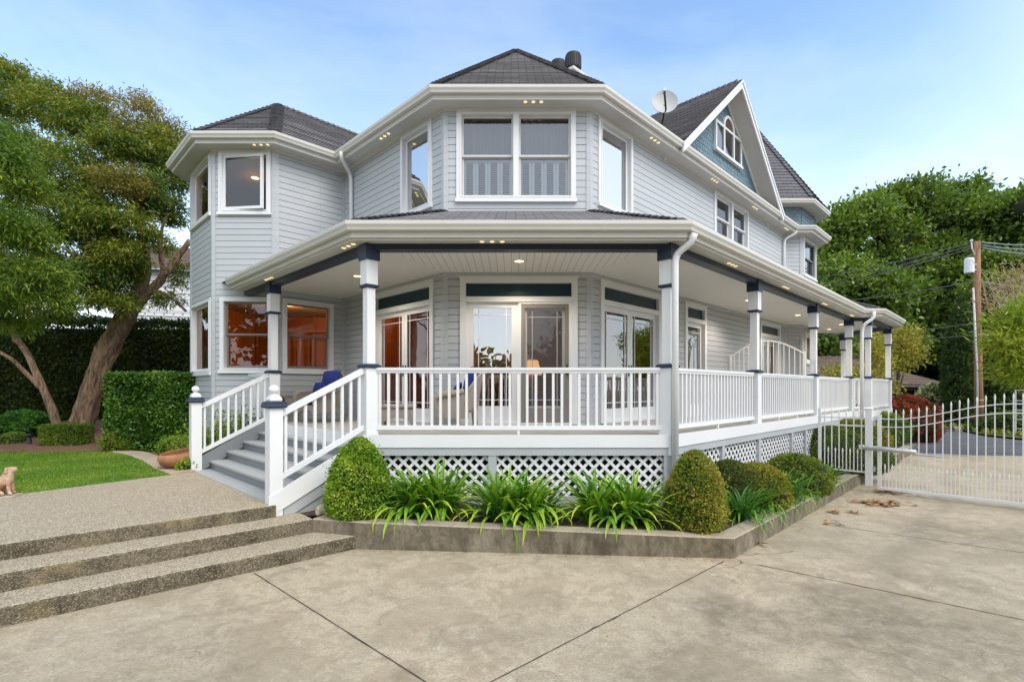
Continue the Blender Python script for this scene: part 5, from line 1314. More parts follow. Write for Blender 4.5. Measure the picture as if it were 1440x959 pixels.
# ================================================================== plants
def topiary(name, label, cat, loc, prof, n, L, Wd, pal, group=None, lump=.05, squash=1.0, mat='leaf', spread=.55, depth=.06):
    """a clipped shrub: profile (r, z) turned round, leaves over its skin and a dark solid core that paints shade into the gaps"""
    t = thing(name, label, cat, loc, 0, group)
    zs = np.array([p[1] for p in prof]); rs = np.array([p[0] for p in prof])
    seg = np.hypot(np.diff(zs), np.diff(rs))*(rs[1:]+rs[:-1]+.05); cum = np.concatenate([[0], np.cumsum(seg)]); cum /= cum[-1]
    q = RNG.random(n); z = np.interp(q, cum, zs); r = np.interp(q, cum, rs); a = RNG.random(n)*2*np.pi
    ph = RNG.random(4)*6
    lm = 1+lump*np.sin(3*a+ph[0]+z*5)+lump*np.sin(5*a+ph[1]-z*9)+lump*.7*np.sin(11*a+z*17+ph[2])
    dr = np.gradient(rs, zs+np.arange(len(zs))*1e-6); sl = np.interp(z, zs, dr)
    lm = lm+.035*np.sin(17*a+z*23+ph[3])*np.sin(31*z-9*a+ph[1])
    ins = 1-(depth*RNG.random(n)**1.5-.02*(RNG.random(n) < .06)*RNG.random(n)*2)/np.maximum(r, .08)*.9
    thin = np.sin(4*a+ph[2]+z*7)*np.sin(3*a-z*11+ph[0])+.6*np.sin(9*a+z*19); keep = RNG.random(n) < np.clip(1.25-.75*(thin > .75), 0, 1)
    spr = (RNG.random(n) < .035)*RNG.random(n)*min(.09, .09*rs.max()/.4); ins = ins+spr/np.maximum(r, .08)
    pts = np.stack([r*lm*ins*np.cos(a), r*lm*ins*np.sin(a)*squash, z], 1)+np.array(loc)
    nn = unit(np.stack([np.cos(a), np.sin(a), -np.clip(sl, -3, 3)], 1))
    cl = .5+.5*np.sin(a*2+ph[3]+z*6)*np.sin(z*8+ph[0])
    pts, nn, cl = pts[keep], nn[keep], cl[keep]
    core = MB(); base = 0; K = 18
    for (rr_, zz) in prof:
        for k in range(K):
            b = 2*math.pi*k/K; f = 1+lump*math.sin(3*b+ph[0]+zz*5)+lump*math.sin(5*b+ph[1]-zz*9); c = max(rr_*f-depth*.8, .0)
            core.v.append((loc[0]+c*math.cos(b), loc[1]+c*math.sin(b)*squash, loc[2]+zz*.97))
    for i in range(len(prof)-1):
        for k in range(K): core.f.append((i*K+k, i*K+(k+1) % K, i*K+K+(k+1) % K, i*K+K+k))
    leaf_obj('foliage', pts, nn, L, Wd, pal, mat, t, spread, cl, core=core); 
    mb = MB(); mb.tube([(loc[0], loc[1], loc[2]-.05), (loc[0], loc[1], loc[2]+min(.3, prof[-1][1]*.5))], .03, 6); mb.build('stem', 'bark_grey', t)
    return t
BOX = [(.02, .065, .006), (.075, .16, .014), (.17, .27, .03), (.32, .37, .07)]
BROWNBOX = [(.03, .07, .008), (.09, .17, .016), (.20, .16, .05), (.25, .31, .06)]
egg = lambda R_, H: [(R_*.72, .0), (R_*.95, H*.10), (R_, H*.27), (R_*.96, H*.45), (R_*.83, H*.63), (R_*.64, H*.78), (R_*.42, H*.91), (R_*.2, H*.98), (.03, H)]
dome = lambda R_, H: [(R_*.8, 0), (R_, H*.25), (R_*.98, H*.5), (R_*.82, H*.75), (R_*.5, H*.93), (.05, H)]
c = G(503, 727, .32); topiary('boxwood', 'bright green conical boxwood beside the stair stringer', 'shrub', (c[0], c[1]+.06, .31), egg(.41, 1.05), 15000, .04, .022, BOX, 'clipped conical boxwoods', .03)
c = G(979, 744, .23); topiary('boxwood', 'conical boxwood with brown patches at the planter corner', 'shrub', (c[0], c[1]+.05, .22), egg(.375, 1.0), 15000, .04, .022, BROWNBOX, 'clipped conical boxwoods', .03)
c = G(1024, 722, SZ); topiary('shrub', 'dark olive clipped shrub behind the brown-patched boxwood', 'shrub', (c[0]+.12, c[1]+.25, SZ), dome(.40, .74), 9000, .035, .02, [(.025, .045, .012), (.05, .075, .018), (.10, .12, .03)], None, .05)
c = P(1062, 660, 7.9); topiary('shrub', 'yellow-tipped rounded shrub against the porch lattice', 'shrub', (c[0], c[1], SZ), dome(.50, .66), 8000, .045, .025, [(.05, .08, .015), (.14, .15, .02), (.28, .22, .03)], None, .09, spread=.75)
c = P(1118, 668, 8.9); topiary('shrub', 'green rounded shrub behind the strappy plants by the lattice', 'shrub', (c[0], c[1], SZ), dome(.52, .68), 8000, .045, .025, [(.03, .06, .012), (.08, .13, .02), (.17, .19, .03)], None, .10, spread=.75)
c = P(1195, 650, 11.3); topiary('shrub', 'dark green shrub behind the short iron fence', 'shrub', (c[0], c[1], SZ), dome(.75, .80), 9000, .045, .025, [(.02, .045, .01), (.05, .09, .015), (.11, .14, .025)], None, .06)
c = P(1236, 640, 12.4); c = (c[0]-.75, c[1]+.65, c[2]); topiary('shrub', 'olive green shrub just behind the gate hinge', 'shrub', (c[0], c[1], SZ), dome(.7, .85), 7000, .05, .028, [(.02, .045, .01), (.05, .09, .015), (.13, .15, .025)], None, .06)
c = P(1258, 635, 14.2); c = (c[0]-.75, c[1]+.65, c[2]); topiary('shrub', 'golden yellow flowering shrub behind the gate', 'shrub', (c[0], c[1], SZ), dome(.85, .95), 8000, .06, .035, [(.04, .08, .012), (.12, .15, .02), (.30, .24, .03)], None, .08)
c = P(1292, 630, 16.3); c = (c[0]-.75, c[1]+.65, c[2]); topiary('shrub', 'rounded light green shrub at the end of the planter wall', 'shrub', (c[0], c[1], SZ), dome(.8, 1.05), 8000, .06, .035, [(.03, .08, .01), (.08, .16, .02), (.20, .26, .04)], None, .06)
# left yard
def hedge(name, label, cat, p0, p1, th, h, z, n, L, Wd, pal, group=None, rough=.05, mat='leaf', wob=.06):
    t = thing(name, label, cat, ((p0[0]+p1[0])/2, (p0[1]+p1[1])/2, z)); f = Fr(p0, p1)
    ar = np.array([f.L*h, f.L*h*.25, th*h, th*h, f.L*th]); k = RNG.choice(5, n, p=ar/ar.sum()); s = RNG.random(n)*f.L; o = -RNG.random(n)*th; zz = RNG.random(n)*h
    nn = np.zeros((n, 3)); d = np.array([f.d[0], f.d[1], 0]); nv = np.array([f.n[0], f.n[1], 0])
    for i, (ss, oo, zv, v) in enumerate(((None, 0, None, nv), (None, -th, None, -nv), (0, None, None, -d), (f.L, None, None, d), (None, None, h, np.array([0, 0, 1.])))):
        m = k == i
        if ss is not None: s[m] = ss
        if oo is not None: o[m] = oo
        if zv is not None: zz[m] = zv
        nn[m] = v
    dep = -np.abs(RNG.normal(size=n))*rough+wob*np.sin(s*2.3)*np.sin(zz*2.9+s)
    pts = np.array([f.p0[0], f.p0[1], z])+s[:, None]*d+o[:, None]*nv+np.stack([0*s, 0*s, zz], 1)+nn*dep[:, None]
    cl = .5+.5*np.sin(s*3.1+zz*4)*np.sin(zz*3.3+1-s*1.7)
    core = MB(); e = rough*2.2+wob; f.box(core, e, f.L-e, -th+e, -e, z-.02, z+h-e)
    leaf_obj('foliage', pts, nn, L, Wd, pal, mat, t, .6, cl, core=core); return t
DARKH = [(.010, .022, .008), (.018, .036, .011), (.035, .055, .015), (.05, .075, .02)]
hedge('hedge', 'tall dark clipped hedge wall behind the leaning tree trunk', 'hedge', (-24, 17.4), (-9.4, 18.6), 1.2, 3.75, .75, 46000, .13, .07, DARKH, rough=.10, wob=.10)
c = G(208, 632, .55)
hedge('hedge', 'square clipped glossy green hedge beside the house corner', 'hedge', (c[0]-.98, c[1]-.1), (c[0]+.98, c[1]+.06), 1.2, 1.88, .52, 15000, .085, .05, [(.012, .035, .008), (.028, .075, .012), (.06, .14, .025), (.12, .22, .05)], rough=.06, mat='glossy_leaf', wob=.03)
c = G(82, 628, .55); hedge('hedge', 'low box-shaped clipped hedge by the lawn border', 'hedge', (c[0]-.5, c[1]), (c[0]+.5, c[1]+.03), .5, .56, .53, 6500, .045, .025, [(.03, .07, .01), (.08, .14, .02), (.17, .24, .04)], rough=.025, wob=.015)
c = G(165, 632, .55); topiary('shrub', 'low yellow-variegated shrub before the square hedge', 'shrub', (c[0], c[1]+.35, .53), dome(.52, .52), 6000, .05, .028, [(.05, .08, .015), (.13, .17, .02), (.34, .32, .06)], None, .08)
c = G(235, 640, .55); topiary('shrub', 'small light green shrub behind the terracotta bowl', 'shrub', (c[0]-.05, c[1]+.55, .53), dome(.42, .38), 3000, .06, .03, [(.05, .10, .01), (.12, .20, .02), (.24, .32, .05)], None, .15)
c = G(262, 664, .5); topiary('shrub', 'tiny leafy plant at the base of the left newel', 'plant', (c[0]-.12, c[1]+.25, .5), dome(.20, .22), 700, .06, .03, [(.05, .10, .01), (.12, .20, .02), (.24, .32, .05)], None, .15, spread=.7)
# loose plants behind the far stair railing
for i, (px, d, h, lb) in enumerate(((298, 10.4, .75, 'leafy green plant behind the stair railing next to the newel'), (325, 10.9, 1.05, 'tall leafy plant in the middle behind the stair railing'), (352, 10.9, 1.0, 'leafy green plant behind the stair railing near the porch'))):
    c = P(px, 600, d); t = thing('leafy_plant', lb, 'plant', (c[0], c[1], .5), 0, 'leafy plants behind the stair railing')
    K = 70; base = np.stack([RNG.normal(size=K)*.22, RNG.normal(size=K)*.16, RNG.random(K)*.1], 1); tip = base*1.5+np.stack([0*base[:, 0], 0*base[:, 0], h*(.5+.5*RNG.random(K))], 1)
    q = RNG.random((K, 22, 1)); pts = (base[:, None]*(1-q)+tip[:, None]*q).reshape(-1, 3)+RNG.normal(size=(K*22, 3))*.025+np.array([c[0], c[1], .5])
    nn = unit(RNG.normal(size=(K*22, 3))+np.array([0, 0, .5])); leaf_obj('foliage', pts, nn, .075, .035, [(.04, .08, .01), (.10, .18, .02), (.20, .29, .04)], 'leaf', t, .5)
    mb = MB()
    for k in range(0, K, 5): mb.tube([base[k]+np.array([c[0], c[1], .45]), tip[k]+np.array([c[0], c[1], .5])], .006, 4)
    mb.build('stem', 'leaf_core', t)
c = P(35, 590, 14.5); t = topiary('shrub', 'bright green shrub in front of the dark hedge at far left', 'shrub', (c[0], c[1], .75), dome(.62, .62), 3500, .10, .05, [(.015, .06, .012), (.04, .13, .02), (.08, .2, .04)], None, .15, spread=.7)
c = G(4, 628, .55); topiary('shrub', 'small low shrub on the mulch at the left picture edge', 'shrub', (c[0]-.2, c[1]+.5, .55), dome(.3, .3), 1200, .06, .03, [(.03, .08, .012), (.08, .15, .02), (.16, .2, .05)], None, .15)

# ---- strap-leaved clumps
def strap_clump(label, loc, n, L, Wd, pal, seed, group, front=(0, -1)):
    rs = random.Random(seed); mb = MB(); t = thing('agapanthus', label, 'plant', loc, 0, group); cols = []
    for i in range(n):
        a = rs.random()*2*math.pi; el = math.radians(rs.triangular(20, 89, 74)); l = L*rs.uniform(.65, 1.15)
        b = (loc[0]+rs.gauss(0, .09)+.05*math.cos(a), loc[1]+rs.gauss(0, .07)+.05*math.sin(a), loc[2])
        w = Wd*rs.uniform(.7, 1.2); dr = Vector((math.cos(a), math.sin(a), 0)); sd = Vector((-math.sin(a), math.cos(a), 0)); p = Vector(b); e = el; K = 8; prev = None
        curl = rs.uniform(1.2, 2.6)*(1.25 if el < 1.0 else .72); tw = rs.uniform(-.25, .25); c = rs.random()
        for k in range(K+1):
            tt = k/K; ww = w*(.75+.5*tt if tt < .5 else 1.0*(1-((tt-.5)/.5)**2.2)+.02)*.5
            up = Vector((-math.sin(e)*dr.x, -math.sin(e)*dr.y, math.cos(e)))
            s_ = sd*math.cos(tw*tt)+up*math.sin(tw*tt)
            cur = (p-s_*ww+up*ww*.35, p, p+s_*ww+up*ww*.35)
            if prev:
                mb.face([prev[0], prev[1], cur[1], cur[0]]); mb.face([prev[1], prev[2], cur[2], cur[1]])
                tc = min(1, c*.55+(.75 if el < 1.1 else .35)*max(0, tt-.3)); cols += [tc]*8  # low arching leaves get lit-looking yellow tips painted in, bases stay dark
            prev = cur; st_ = dr*math.cos(e)+Vector((0, 0, math.sin(e))); p = p+st_*(l/K); e -= curl/K*(.4+1.2*tt)
    o = mb.build('foliage', 'glossy_leaf', t, smooth=True); at = o.data.attributes.new('tint', 'FLOAT_COLOR', 'POINT')
    pal = np.array(pal); q = np.clip(np.array(cols), 0, .999)*(len(pal)-1); i0 = q.astype(int); f = (q-i0)[:, None]; cc = np.ones((len(cols), 4), np.float32); cc[:, :3] = (pal[i0]*(1-f)+pal[i0+1]*f)*np.array([1.6, 1.5, 1.1])
    at.data.foreach_set('color', cc.ravel()); return t
AGA = [(.015, .065, .010), (.04, .125, .014), (.10, .22, .022), (.21, .32, .035), (.36, .41, .06)]
for i, (px, lb) in enumerate(((576, 'strappy agapanthus clump right of the left boxwood'), (614, 'strappy agapanthus clump before the left lattice panel'), (706, 'arching agapanthus clump at the middle lattice post'), (746, 'arching agapanthus clump in the middle of the planter'), (846, 'dense agapanthus clump before the right lattice panel'), (892, 'dense agapanthus clump left of the brown-patched boxwood'))):
    sz = .31-.016*i; c = G(px, 726 if i < 2 else 729+i*2.2, sz); strap_clump(lb, (c[0], c[1]+.14, sz-.02), 150, .78, .05, AGA, 40+i, 'strap-leaved agapanthus in the front planter')
STR = [(.016, .062, .014), (.036, .115, .02), (.075, .18, .026), (.17, .27, .045)]
for i, (px, d, lb) in enumerate(((1066, 6.95, 'fine strappy clump hanging over the right planter wall'), (1092, 7.45, 'fine strappy clump in the middle of the right planter'), (1122, 7.95, 'fine strappy clump below the green rounded shrub'), (1128, 8.7, 'fine strappy clump close to the porch lattice'), (1172, 9.6, 'small dark strappy clump beside the gate post fence'))):
    c = P(px, 700, d); c = (c[0]-.15, c[1]+.15, 0); strap_clump(lb, (c[0], c[1], SZ), 170, .64 if i < 4 else .52, .024, STR, 60+i, 'fine strap-leaved clumps in the right planter')

# ---- trees
def limb_pts(p, q, bend, n=8, wob=.06):
    p, q = Vector(p), Vector(q); L = (q-p).length; out = []
    for i in range(n+1):
        t = i/n; w = math.sin(math.pi*t); out.append(p+(q-p)*t+Vector(bend)*w+Vector((random.uniform(-1, 1), random.uniform(-1, 1), random.uniform(-1, 1)))*wob*L*.25*w)
    return out
def taper(pts, r0, r1): n = len(pts)-1; return [r0+(r1-r0)*(i/n)**.8 for i in range(n+1)]
def rough_trunk(mb, pts, rad, n=14, amp=.12):
    b0 = len(mb.v); mb.tube(pts, rad, n)
    from mathutils import noise as mn
    ph = [random.random()*6 for _ in range(4)]; m = len(pts); sd_ = Vector((random.random()*50, 0, 0)); al = 0
    for i in range(m):
        c = Vector(pts[i]); al += (Vector(pts[i])-Vector(pts[max(0, i-1)])).length
        for k in range(n):
            v = Vector(mb.v[b0+i*n+k]); a = 2*math.pi*k/n; q = 1+amp*math.sin(3*a+ph[0]+i*.25)+amp*.7*math.sin(5*a+ph[1]-i*.3); fq = 3.2; nz = mn.fractal(sd_+Vector((math.cos(a)*fq, math.sin(a)*fq, al*.9)), .7, 2.2, 4); q += amp*1.1*(abs(nz)*2-.5); mb.v[b0+i*n+k] = tuple(c+(v-c)*q)
# the big leaning paperbark at the left
MEL = thing('tree', 'large leaning tree with shaggy pale brown trunk and dense feathery crown', 'tree', P(122, 606, 15)[:2]+(.8,))
d0 = 15.0; mb = MB()
b0 = Vector((P(112, 606, d0)[0], d0, .70)); k1 = Vector(P(141, 514, d0)); k2 = Vector(P(176, 448, d0)); k3 = Vector(P(203, 380, d0-.1)); k4 = Vector(P(196, 300, d0-.2)); k5 = Vector(P(185, 215, d0-.3))
def smooth_path(ps, n=6):
    out = []
    for i in range(len(ps)-1):
        p0, p1, p2, p3 = ps[max(i-1, 0)], ps[i], ps[i+1], ps[min(i+2, len(ps)-1)]
        for k in range(n):
            t = k/n; out.append(.5*((2*p1)+(p2-p0)*t+(2*p0-5*p1+4*p2-p3)*t*t+(3*p1-p0-3*p2+p3)*t**3))
    return out+[ps[-1]]
tp = smooth_path([b0-Vector((0.05, 0, .25)), b0, k1, k2, k3, k4, k5], 16)
rad = [np.interp(i/(len(tp)-1), [0, .12, .25, .45, .62, .8, 1], [.44, .33, .26, .25, .17, .11, .05]) for i in range(len(tp))]
rough_trunk(mb, tp, rad, 44, .11); trunk = mb.build('trunk', 'bark', MEL, smooth=True)
for (a, b, r, bend) in ((k2, P(268, 338, d0+.3), .155, (0, 0, -.1)), (P(232, 383, d0+.2), P(236, 300, d0+.2), .075, (-.2, 0, 0)), (P(200, 412, d0), P(262, 438, d0+.4), .07, (0, 0, .25)), (k3, P(120, 290, d0-1.0), .09, (0, 0, .3)), (k4, P(240, 250, d0), .07, (0, 0, .2)), (k4, P(110, 220, d0-.6), .07, (0, 0, .3)), (k2, P(90, 350, d0-1.5), .08, (0, 0, .4))):
    mb = MB(); pts = limb_pts(a, b, bend, 20, .05); rough_trunk(mb, pts, taper(pts, r, r*.45), 20, .12); mb.build('limb', 'bark', MEL, smooth=True)
MELP = [(.016, .042, .012), (.035, .08, .018), (.075, .125, .024), (.16, .18, .03), (.26, .23, .045)]
MELB = [(.045, .055, .016), (.09, .095, .025), (.16, .14, .04), (.23, .18, .06)]
bl = []
for (px, py, d, rx, rz_, w) in ((20, 140, 15.5, 1.1, .75, 1), (75, 150, 15.2, 1.0, .7, 1), (125, 175, 15, .9, .6, 1), (165, 205, 14.6, .8, .6, .9), (25, 215, 14.5, 1.2, .8, 1.2), (95, 235, 14.2, 1.1, .8, 1.2), (145, 265, 14.3, .8, .6, .8), (60, 300, 14, 1.2, .9, 1.3), (120, 325, 14.2, .9, .7, 1), (30, 370, 14, 1.1, .8, 1.2), (95, 390, 14, 1.1, .65, 1.2), (150, 385, 14.3, .8, .6, 1), (160, 425, 14.2, .55, .3, .5), (55, 430, 14, 1.0, .35, .7), (215, 205, 15.2, .8, .7, .9), (235, 250, 15.4, .65, .7, .8), (245, 300, 15.6, .4, .5, .25), (215, 290, 15.4, .6, .5, .45), (10, 110, 15.6, .9, .5, .8), (-60, 200, 15.5, 1.6, 1.6, 2), (-60, 340, 14.5, 1.5, 1.3, 1.6), (225, 345, 15.5, .35, .35, .12), (250, 385, 15.4, .3, .4, .12), (235, 420, 15.3, .4, .3, .14), (185, 320, 14.2, .75, .6, .8), (165, 360, 14.2, .7, .5, .8), (205, 265, 14.6, .7, .55, .7), (130, 300, 13.8, .7, .6, .7)):
    bl.append((P(px, py, d), (rx, rx*.9, rz_), w))
p_, n_, c_ = blob_points(bl, 84, 62, .125, .45, .6)
leaf_obj('crown', p_, n_, .125, .036, MELP, 'leaf', MEL, .65, c_, bend=.25)
bl = [(P(170, 258, 14.0), (.75, .6, .42), 1), (P(195, 160, 15.3), (.75, .6, .55), 1), (P(238, 195, 15.6), (.65, .5, .6), 1), (P(125, 140, 15.2), (.7, .5, .4), .8), (P(165, 190, 14.6), (.6, .5, .4), .6), (P(245, 240, 15.5), (.45, .4, .5), .5)]
p_, n_, c_ = blob_points(bl, 110, 26, .13, .5, .6); leaf_obj('dry_crown', p_, n_, .11, .03, MELB, 'leaf', MEL, .7, c_)
# slender forked trunk at far left with its own crown
FT = thing('tree', 'slender forked tree at the left edge with yellow-green feathery branches', 'tree', P(82, 600, 14)[:2]+(.8,))
mb = MB(); s0_ = Vector(P(80, 598, 14)); f_ = Vector(P(62, 550, 14)); tp = smooth_path([s0_-Vector((0, 0, .3)), s0_, f_, Vector(P(42, 505, 14)), Vector(P(15, 462, 13.8)), Vector(P(-25, 380, 13))], 12); rough_trunk(mb, tp, taper(tp, .12, .05), 28, .11); mb.build('trunk', 'bark', FT, smooth=True)
mb = MB(); tp = smooth_path([f_, Vector(P(32, 520, 13.9)), Vector(P(8, 500, 13.8)), Vector(P(-60, 470, 13.5))], 5); rough_trunk(mb, tp, taper(tp, .065, .04), 12, .08); mb.build('limb', 'bark', FT, smooth=True)
bl = [(P(px, py, d), (r, r, r*.7), w) for (px, py, d, r, w) in ((5, 225, 10.5, .6, 1.1), (-25, 190, 10.5, .5, .8), (30, 262, 10.6, .45, .7), (15, 320, 10.6, .65, 1), (60, 385, 11, .55, .8), (-40, 300, 10.5, .8, 1), (5, 400, 10.8, .7, 1), (50, 335, 10.8, .35, .5), (85, 420, 11.2, .3, .25), (15, 455, 11.5, .45, .4), (-40, 420, 11, .8, 1))]
p_, n_, c_ = blob_points(bl, 90, 40, .12, .3, .6); leaf_obj('crown', p_, n_, .11, .028, [(.022, .06, .014), (.05, .11, .02), (.10, .165, .025), (.25, .26, .03)], 'leaf', FT, .6, c_, bend=.3)
mb = MB()
for (c, r, w) in bl: pts = limb_pts(P(-25, 380, 13), c, (0, 0, .3), 6); mb.tube(pts, taper(pts, .05, .012), 6)
mb.build('limb', 'bark', FT, smooth=True)

# far trees on the right
def broadleaf(label, base, blobs, per, k, rc, L, Wd, pal, trunk_r, name='tree', group=None, limbs=True, mat='leaf'):
    t = thing(name, label, 'tree', base, 0, group); mb = MB(); zc = sum(b[0][2] for b in blobs)/len(blobs); top = Vector((sum(b[0][0] for b in blobs)/len(blobs), sum(b[0][1] for b in blobs)/len(blobs), zc))
    tp = limb_pts(base, top, (0, 0, 0), 8); rough_trunk(mb, tp, taper(tp, trunk_r, trunk_r*.35), 10, .1); mb.build('trunk', 'bark_grey', t, smooth=True)
    if limbs:
        for (c, r, w) in blobs[::2]:
            mb = MB(); pts = limb_pts(tp[random.randint(3, 6)], c, (0, 0, .4), 6); mb.tube(pts, taper(pts, trunk_r*.4, trunk_r*.08), 7); mb.build('limb', 'bark_grey', t, smooth=True)
    p_, n_, c_ = blob_points(blobs, per, k, rc, .6, .65); core = None
    if L > .3:
        core = MB()
        for (c, r, w) in blobs: ball(core, c, (r[0]*.6, r[1]*.6, r[2]*.6), 8, 6, .12)  # dark balls added inside the crown to paint shade into its gaps
    leaf_obj('crown', p_, n_, L, Wd, pal, mat, t, .5, c_, core=core); return t
OAK = [(.022, .046, .011), (.05, .095, .02), (.098, .158, .032), (.175, .24, .05)]
def scatter_blobs(x0, x1, outline, ybot, d, n, r, seed):
    rs = random.Random(seed); out = []
    while len(out) < n:
        x = rs.uniform(x0, x1); yt = np.interp(x, [o[0] for o in outline], [o[1] for o in outline]); y = yt+(ybot-yt)*rs.random()**.8
        rr_ = r*rs.uniform(.7, 1.25); y = max(y, yt+rr_*F/d*.75); dd = d+rs.uniform(-4, 4)-max(0, (y-yt)/60); out.append((P(x, y, dd), (rr_, rr_, rr_*.75), 1))
    return out
OL = [(1100, 370), (1140, 330), (1165, 300), (1195, 286), (1240, 270), (1300, 256), (1320, 246), (1345, 244), (1370, 252), (1395, 242), (1420, 262), (1470, 268), (1560, 300)]
broadleaf('dense green tree beside the house spire behind the wires', P(1200, 560, 46)[:2]+(0,), scatter_blobs(1105, 1260, OL, 500, 46, 34, 2.1, 1)+[(P(x, y, 45), (2.0, 2.0, 1.5), 1) for x, y in ((1160, 335), (1178, 322), (1150, 372), (1200, 312), (1185, 355), (1225, 300))], 30, 62, .50, .40, .23, OAK, .5, group='broad trees across the road')
broadleaf('tall domed green tree behind the utility pole', P(1330, 560, 50)[:2]+(0,), scatter_blobs(1250, 1400, OL, 480, 50, 40, 2.2, 2), 30, 62, .52, .42, .24, OAK, .6, group='broad trees across the road')
broadleaf('wide green tree at the right picture edge behind the pole', P(1440, 560, 47)[:2]+(0,), scatter_blobs(1385, 1570, OL, 490, 47, 36, 2.1, 3), 30, 62, .50, .40, .23, OAK, .5, group='broad trees across the road')
# dark understorey under the far trees
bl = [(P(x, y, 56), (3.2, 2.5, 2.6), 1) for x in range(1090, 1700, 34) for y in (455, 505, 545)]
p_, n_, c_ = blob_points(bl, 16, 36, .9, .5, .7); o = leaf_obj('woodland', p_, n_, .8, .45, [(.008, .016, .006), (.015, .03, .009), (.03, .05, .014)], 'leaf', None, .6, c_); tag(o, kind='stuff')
# cypresses by the pole
CYP = [(.016, .038, .013), (.035, .066, .02), (.065, .10, .028)]
for (px, d, w, h, lb) in ((1352, 27, .75, 6.8, 'narrow dark cypress left of the utility pole'), (1393, 27.5, .85, 7.2, 'narrow dark cypress right of the utility pole')):
    c = P(px, 600, d); prof = [(w*.75, 0), (w, h*.15), (w, h*.5), (w*.75, h*.75), (w*.4, h*.92), (.05, h)]
    topiary('cypress', lb, 'tree', (c[0], c[1], 0), prof, 9000, .22, .07, CYP, 'cypresses by the pole', .08, depth=.25)
# yellow flowering trees near the brown house
YEL = [(.06, .09, .02), (.15, .16, .03), (.26, .24, .06), (.36, .31, .10)]
broadleaf('yellow blossoming small tree in front of the brown house', P(1262, 560, 27)[:2]+(0,), [(P(x, y, 27), (r, r, r*.8), 1) for (x, y, r) in ((1248, 482, .7), (1265, 488, .8), (1282, 500, .55), (1255, 510, .6), (1268, 470, .45))], 30, 20, .28, .17, .09, YEL, .12)
broadleaf('yellow-leaved shrub seen between the porch posts', P(1188, 560, 24)[:2]+(0,), [(P(x, y, 24), (r, r, r*.9), 1) for (x, y, r) in ((1180, 528, .5), (1192, 540, .5), (1183, 550, .55), (1204, 530, .35))], 30, 20, .22, .16, .085, YEL, .08)
broadleaf('yellow-green tree between the last two porch posts', P(1228, 560, 25)[:2]+(0,), [(P(x, y, 25), (r, r, r*.9), 1) for (x, y, r) in ((1228, 490, .45), (1234, 510, .5), (1228, 532, .55), (1238, 545, .5))], 30, 20, .22, .16, .085, YEL, .08)
c = P(1276, 600, 20); topiary('photinia', 'red-leaved photinia hedge shrub behind the gate', 'shrub', (c[0], c[1], 0), dome(1.0, 1.75), 9000, .10, .05, [(.03, .03, .012), (.08, .035, .02), (.22, .04, .025), (.36, .07, .035)], None, .09, spread=.75)
c = P(1322, 590, 29); hedge('hedge', 'bright green clipped hedge before the brown house', 'hedge', (c[0]-2.2, c[1]), (c[0]+1.1, c[1]+.5), 1, 1.45, 0, 6000, .14, .08, [(.04, .10, .015), (.09, .18, .02), (.16, .26, .04)])
c = P(1310, 520, 28.5); topiary('shrub', 'white flowering shrub by the brown house wall', 'shrub', (c[0], c[1], 0), dome(.75, 2.3), 4000, .14, .08, [(.06, .09, .03), (.3, .32, .27), (.7, .7, .68)], None, .1)
# right edge: narrow-leaved light tree, thin pinkish twigs, low plants
broadleaf('light yellow-green tree with long narrow leaves at the right edge', P(1520, 600, 15)[:2]+(0,), [(P(x, y, d), (r, r, r*.7), 1) for (x, y, d, r) in ((1430, 455, 14.5, .55), (1460, 440, 14.6, .8), (1420, 480, 14.4, .45), (1450, 500, 14.4, .7), (1480, 480, 15, 1.0), (1432, 520, 14.5, .45), (1520, 450, 15, 1.2))], 40, 26, .2, .24, .04, [(.05, .10, .012), (.11, .18, .02), (.22, .27, .04), (.36, .34, .08)], .12, mat='leaf')
t = thing('bare_shrub', 'twiggy pinkish half-bare shrub above the light green tree', 'shrub', P(1500, 590, 18)[:2]+(0,)); mb = MB()
for k in range(70):
    a = P(1440+random.gauss(0, 22), 430, 18+random.uniform(-1, 1)); b = P(1436+random.gauss(0, 38), random.uniform(365, 440), 18+random.uniform(-1.5, 1.5)); pts = limb_pts(a, b, (0, 0, .1), 4, .2); mb.tube(pts, taper(pts, .02, .006), 5)
for k in range(5): mb.tube([(P(1500, 600, 18)[0]+random.uniform(-.3, .3), 18, 0), P(1465+random.gauss(0, 15), 440, 18)], [.04, .02], 6)
mb.build('twig', 'pole_grey', t)
bl = [(P(x, y, 18+random.uniform(-1, 1)), (.5, .5, .4), 1) for (x, y) in ((1425, 395), (1440, 380), (1415, 420), (1445, 410), (1400, 435))]
p_, n_, c_ = blob_points(bl, 20, 14, .3, .3, .8); leaf_obj('foliage', p_, n_, .12, .05, [(.12, .09, .06), (.2, .155, .11), (.24, .19, .12)], 'leaf', t, .7, c_)
for (px, d, w, h, lb, pal) in ((1400, 24.0, .9, .85, 'low green shrub at the foot of the pole', OAK), (1430, 23, 1.0, 1.0, 'leafy green shrub on the verge at the right', OAK), (1440, 28, 2.6, 3.2, 'large dark green shrub right of the cypresses', [(.02, .05, .01), (.04, .10, .016), (.09, .16, .03)]), (1425, 33, 2.8, 4.6, 'tall mid green shrub behind the right cypress', OAK)):
    c = P(px, 600, d); topiary('shrub', lb, 'shrub', (c[0], c[1], 0), dome(w, h), 5000, .16 if h > 2 else .1, .09 if h > 2 else .05, pal, None, .12, spread=.7)
n = 9000; vx = np.stack([RNG.uniform(20, 34, n), RNG.uniform(20, 34, n), np.full(n, .02)], 1)
vpoly = [g2(1345, 603), g2(1390, 611.5), g2(1440, 616), g2(1600, 625), (40, 38), (22, 31)]; vx = vx[inside(vx, vpoly)]
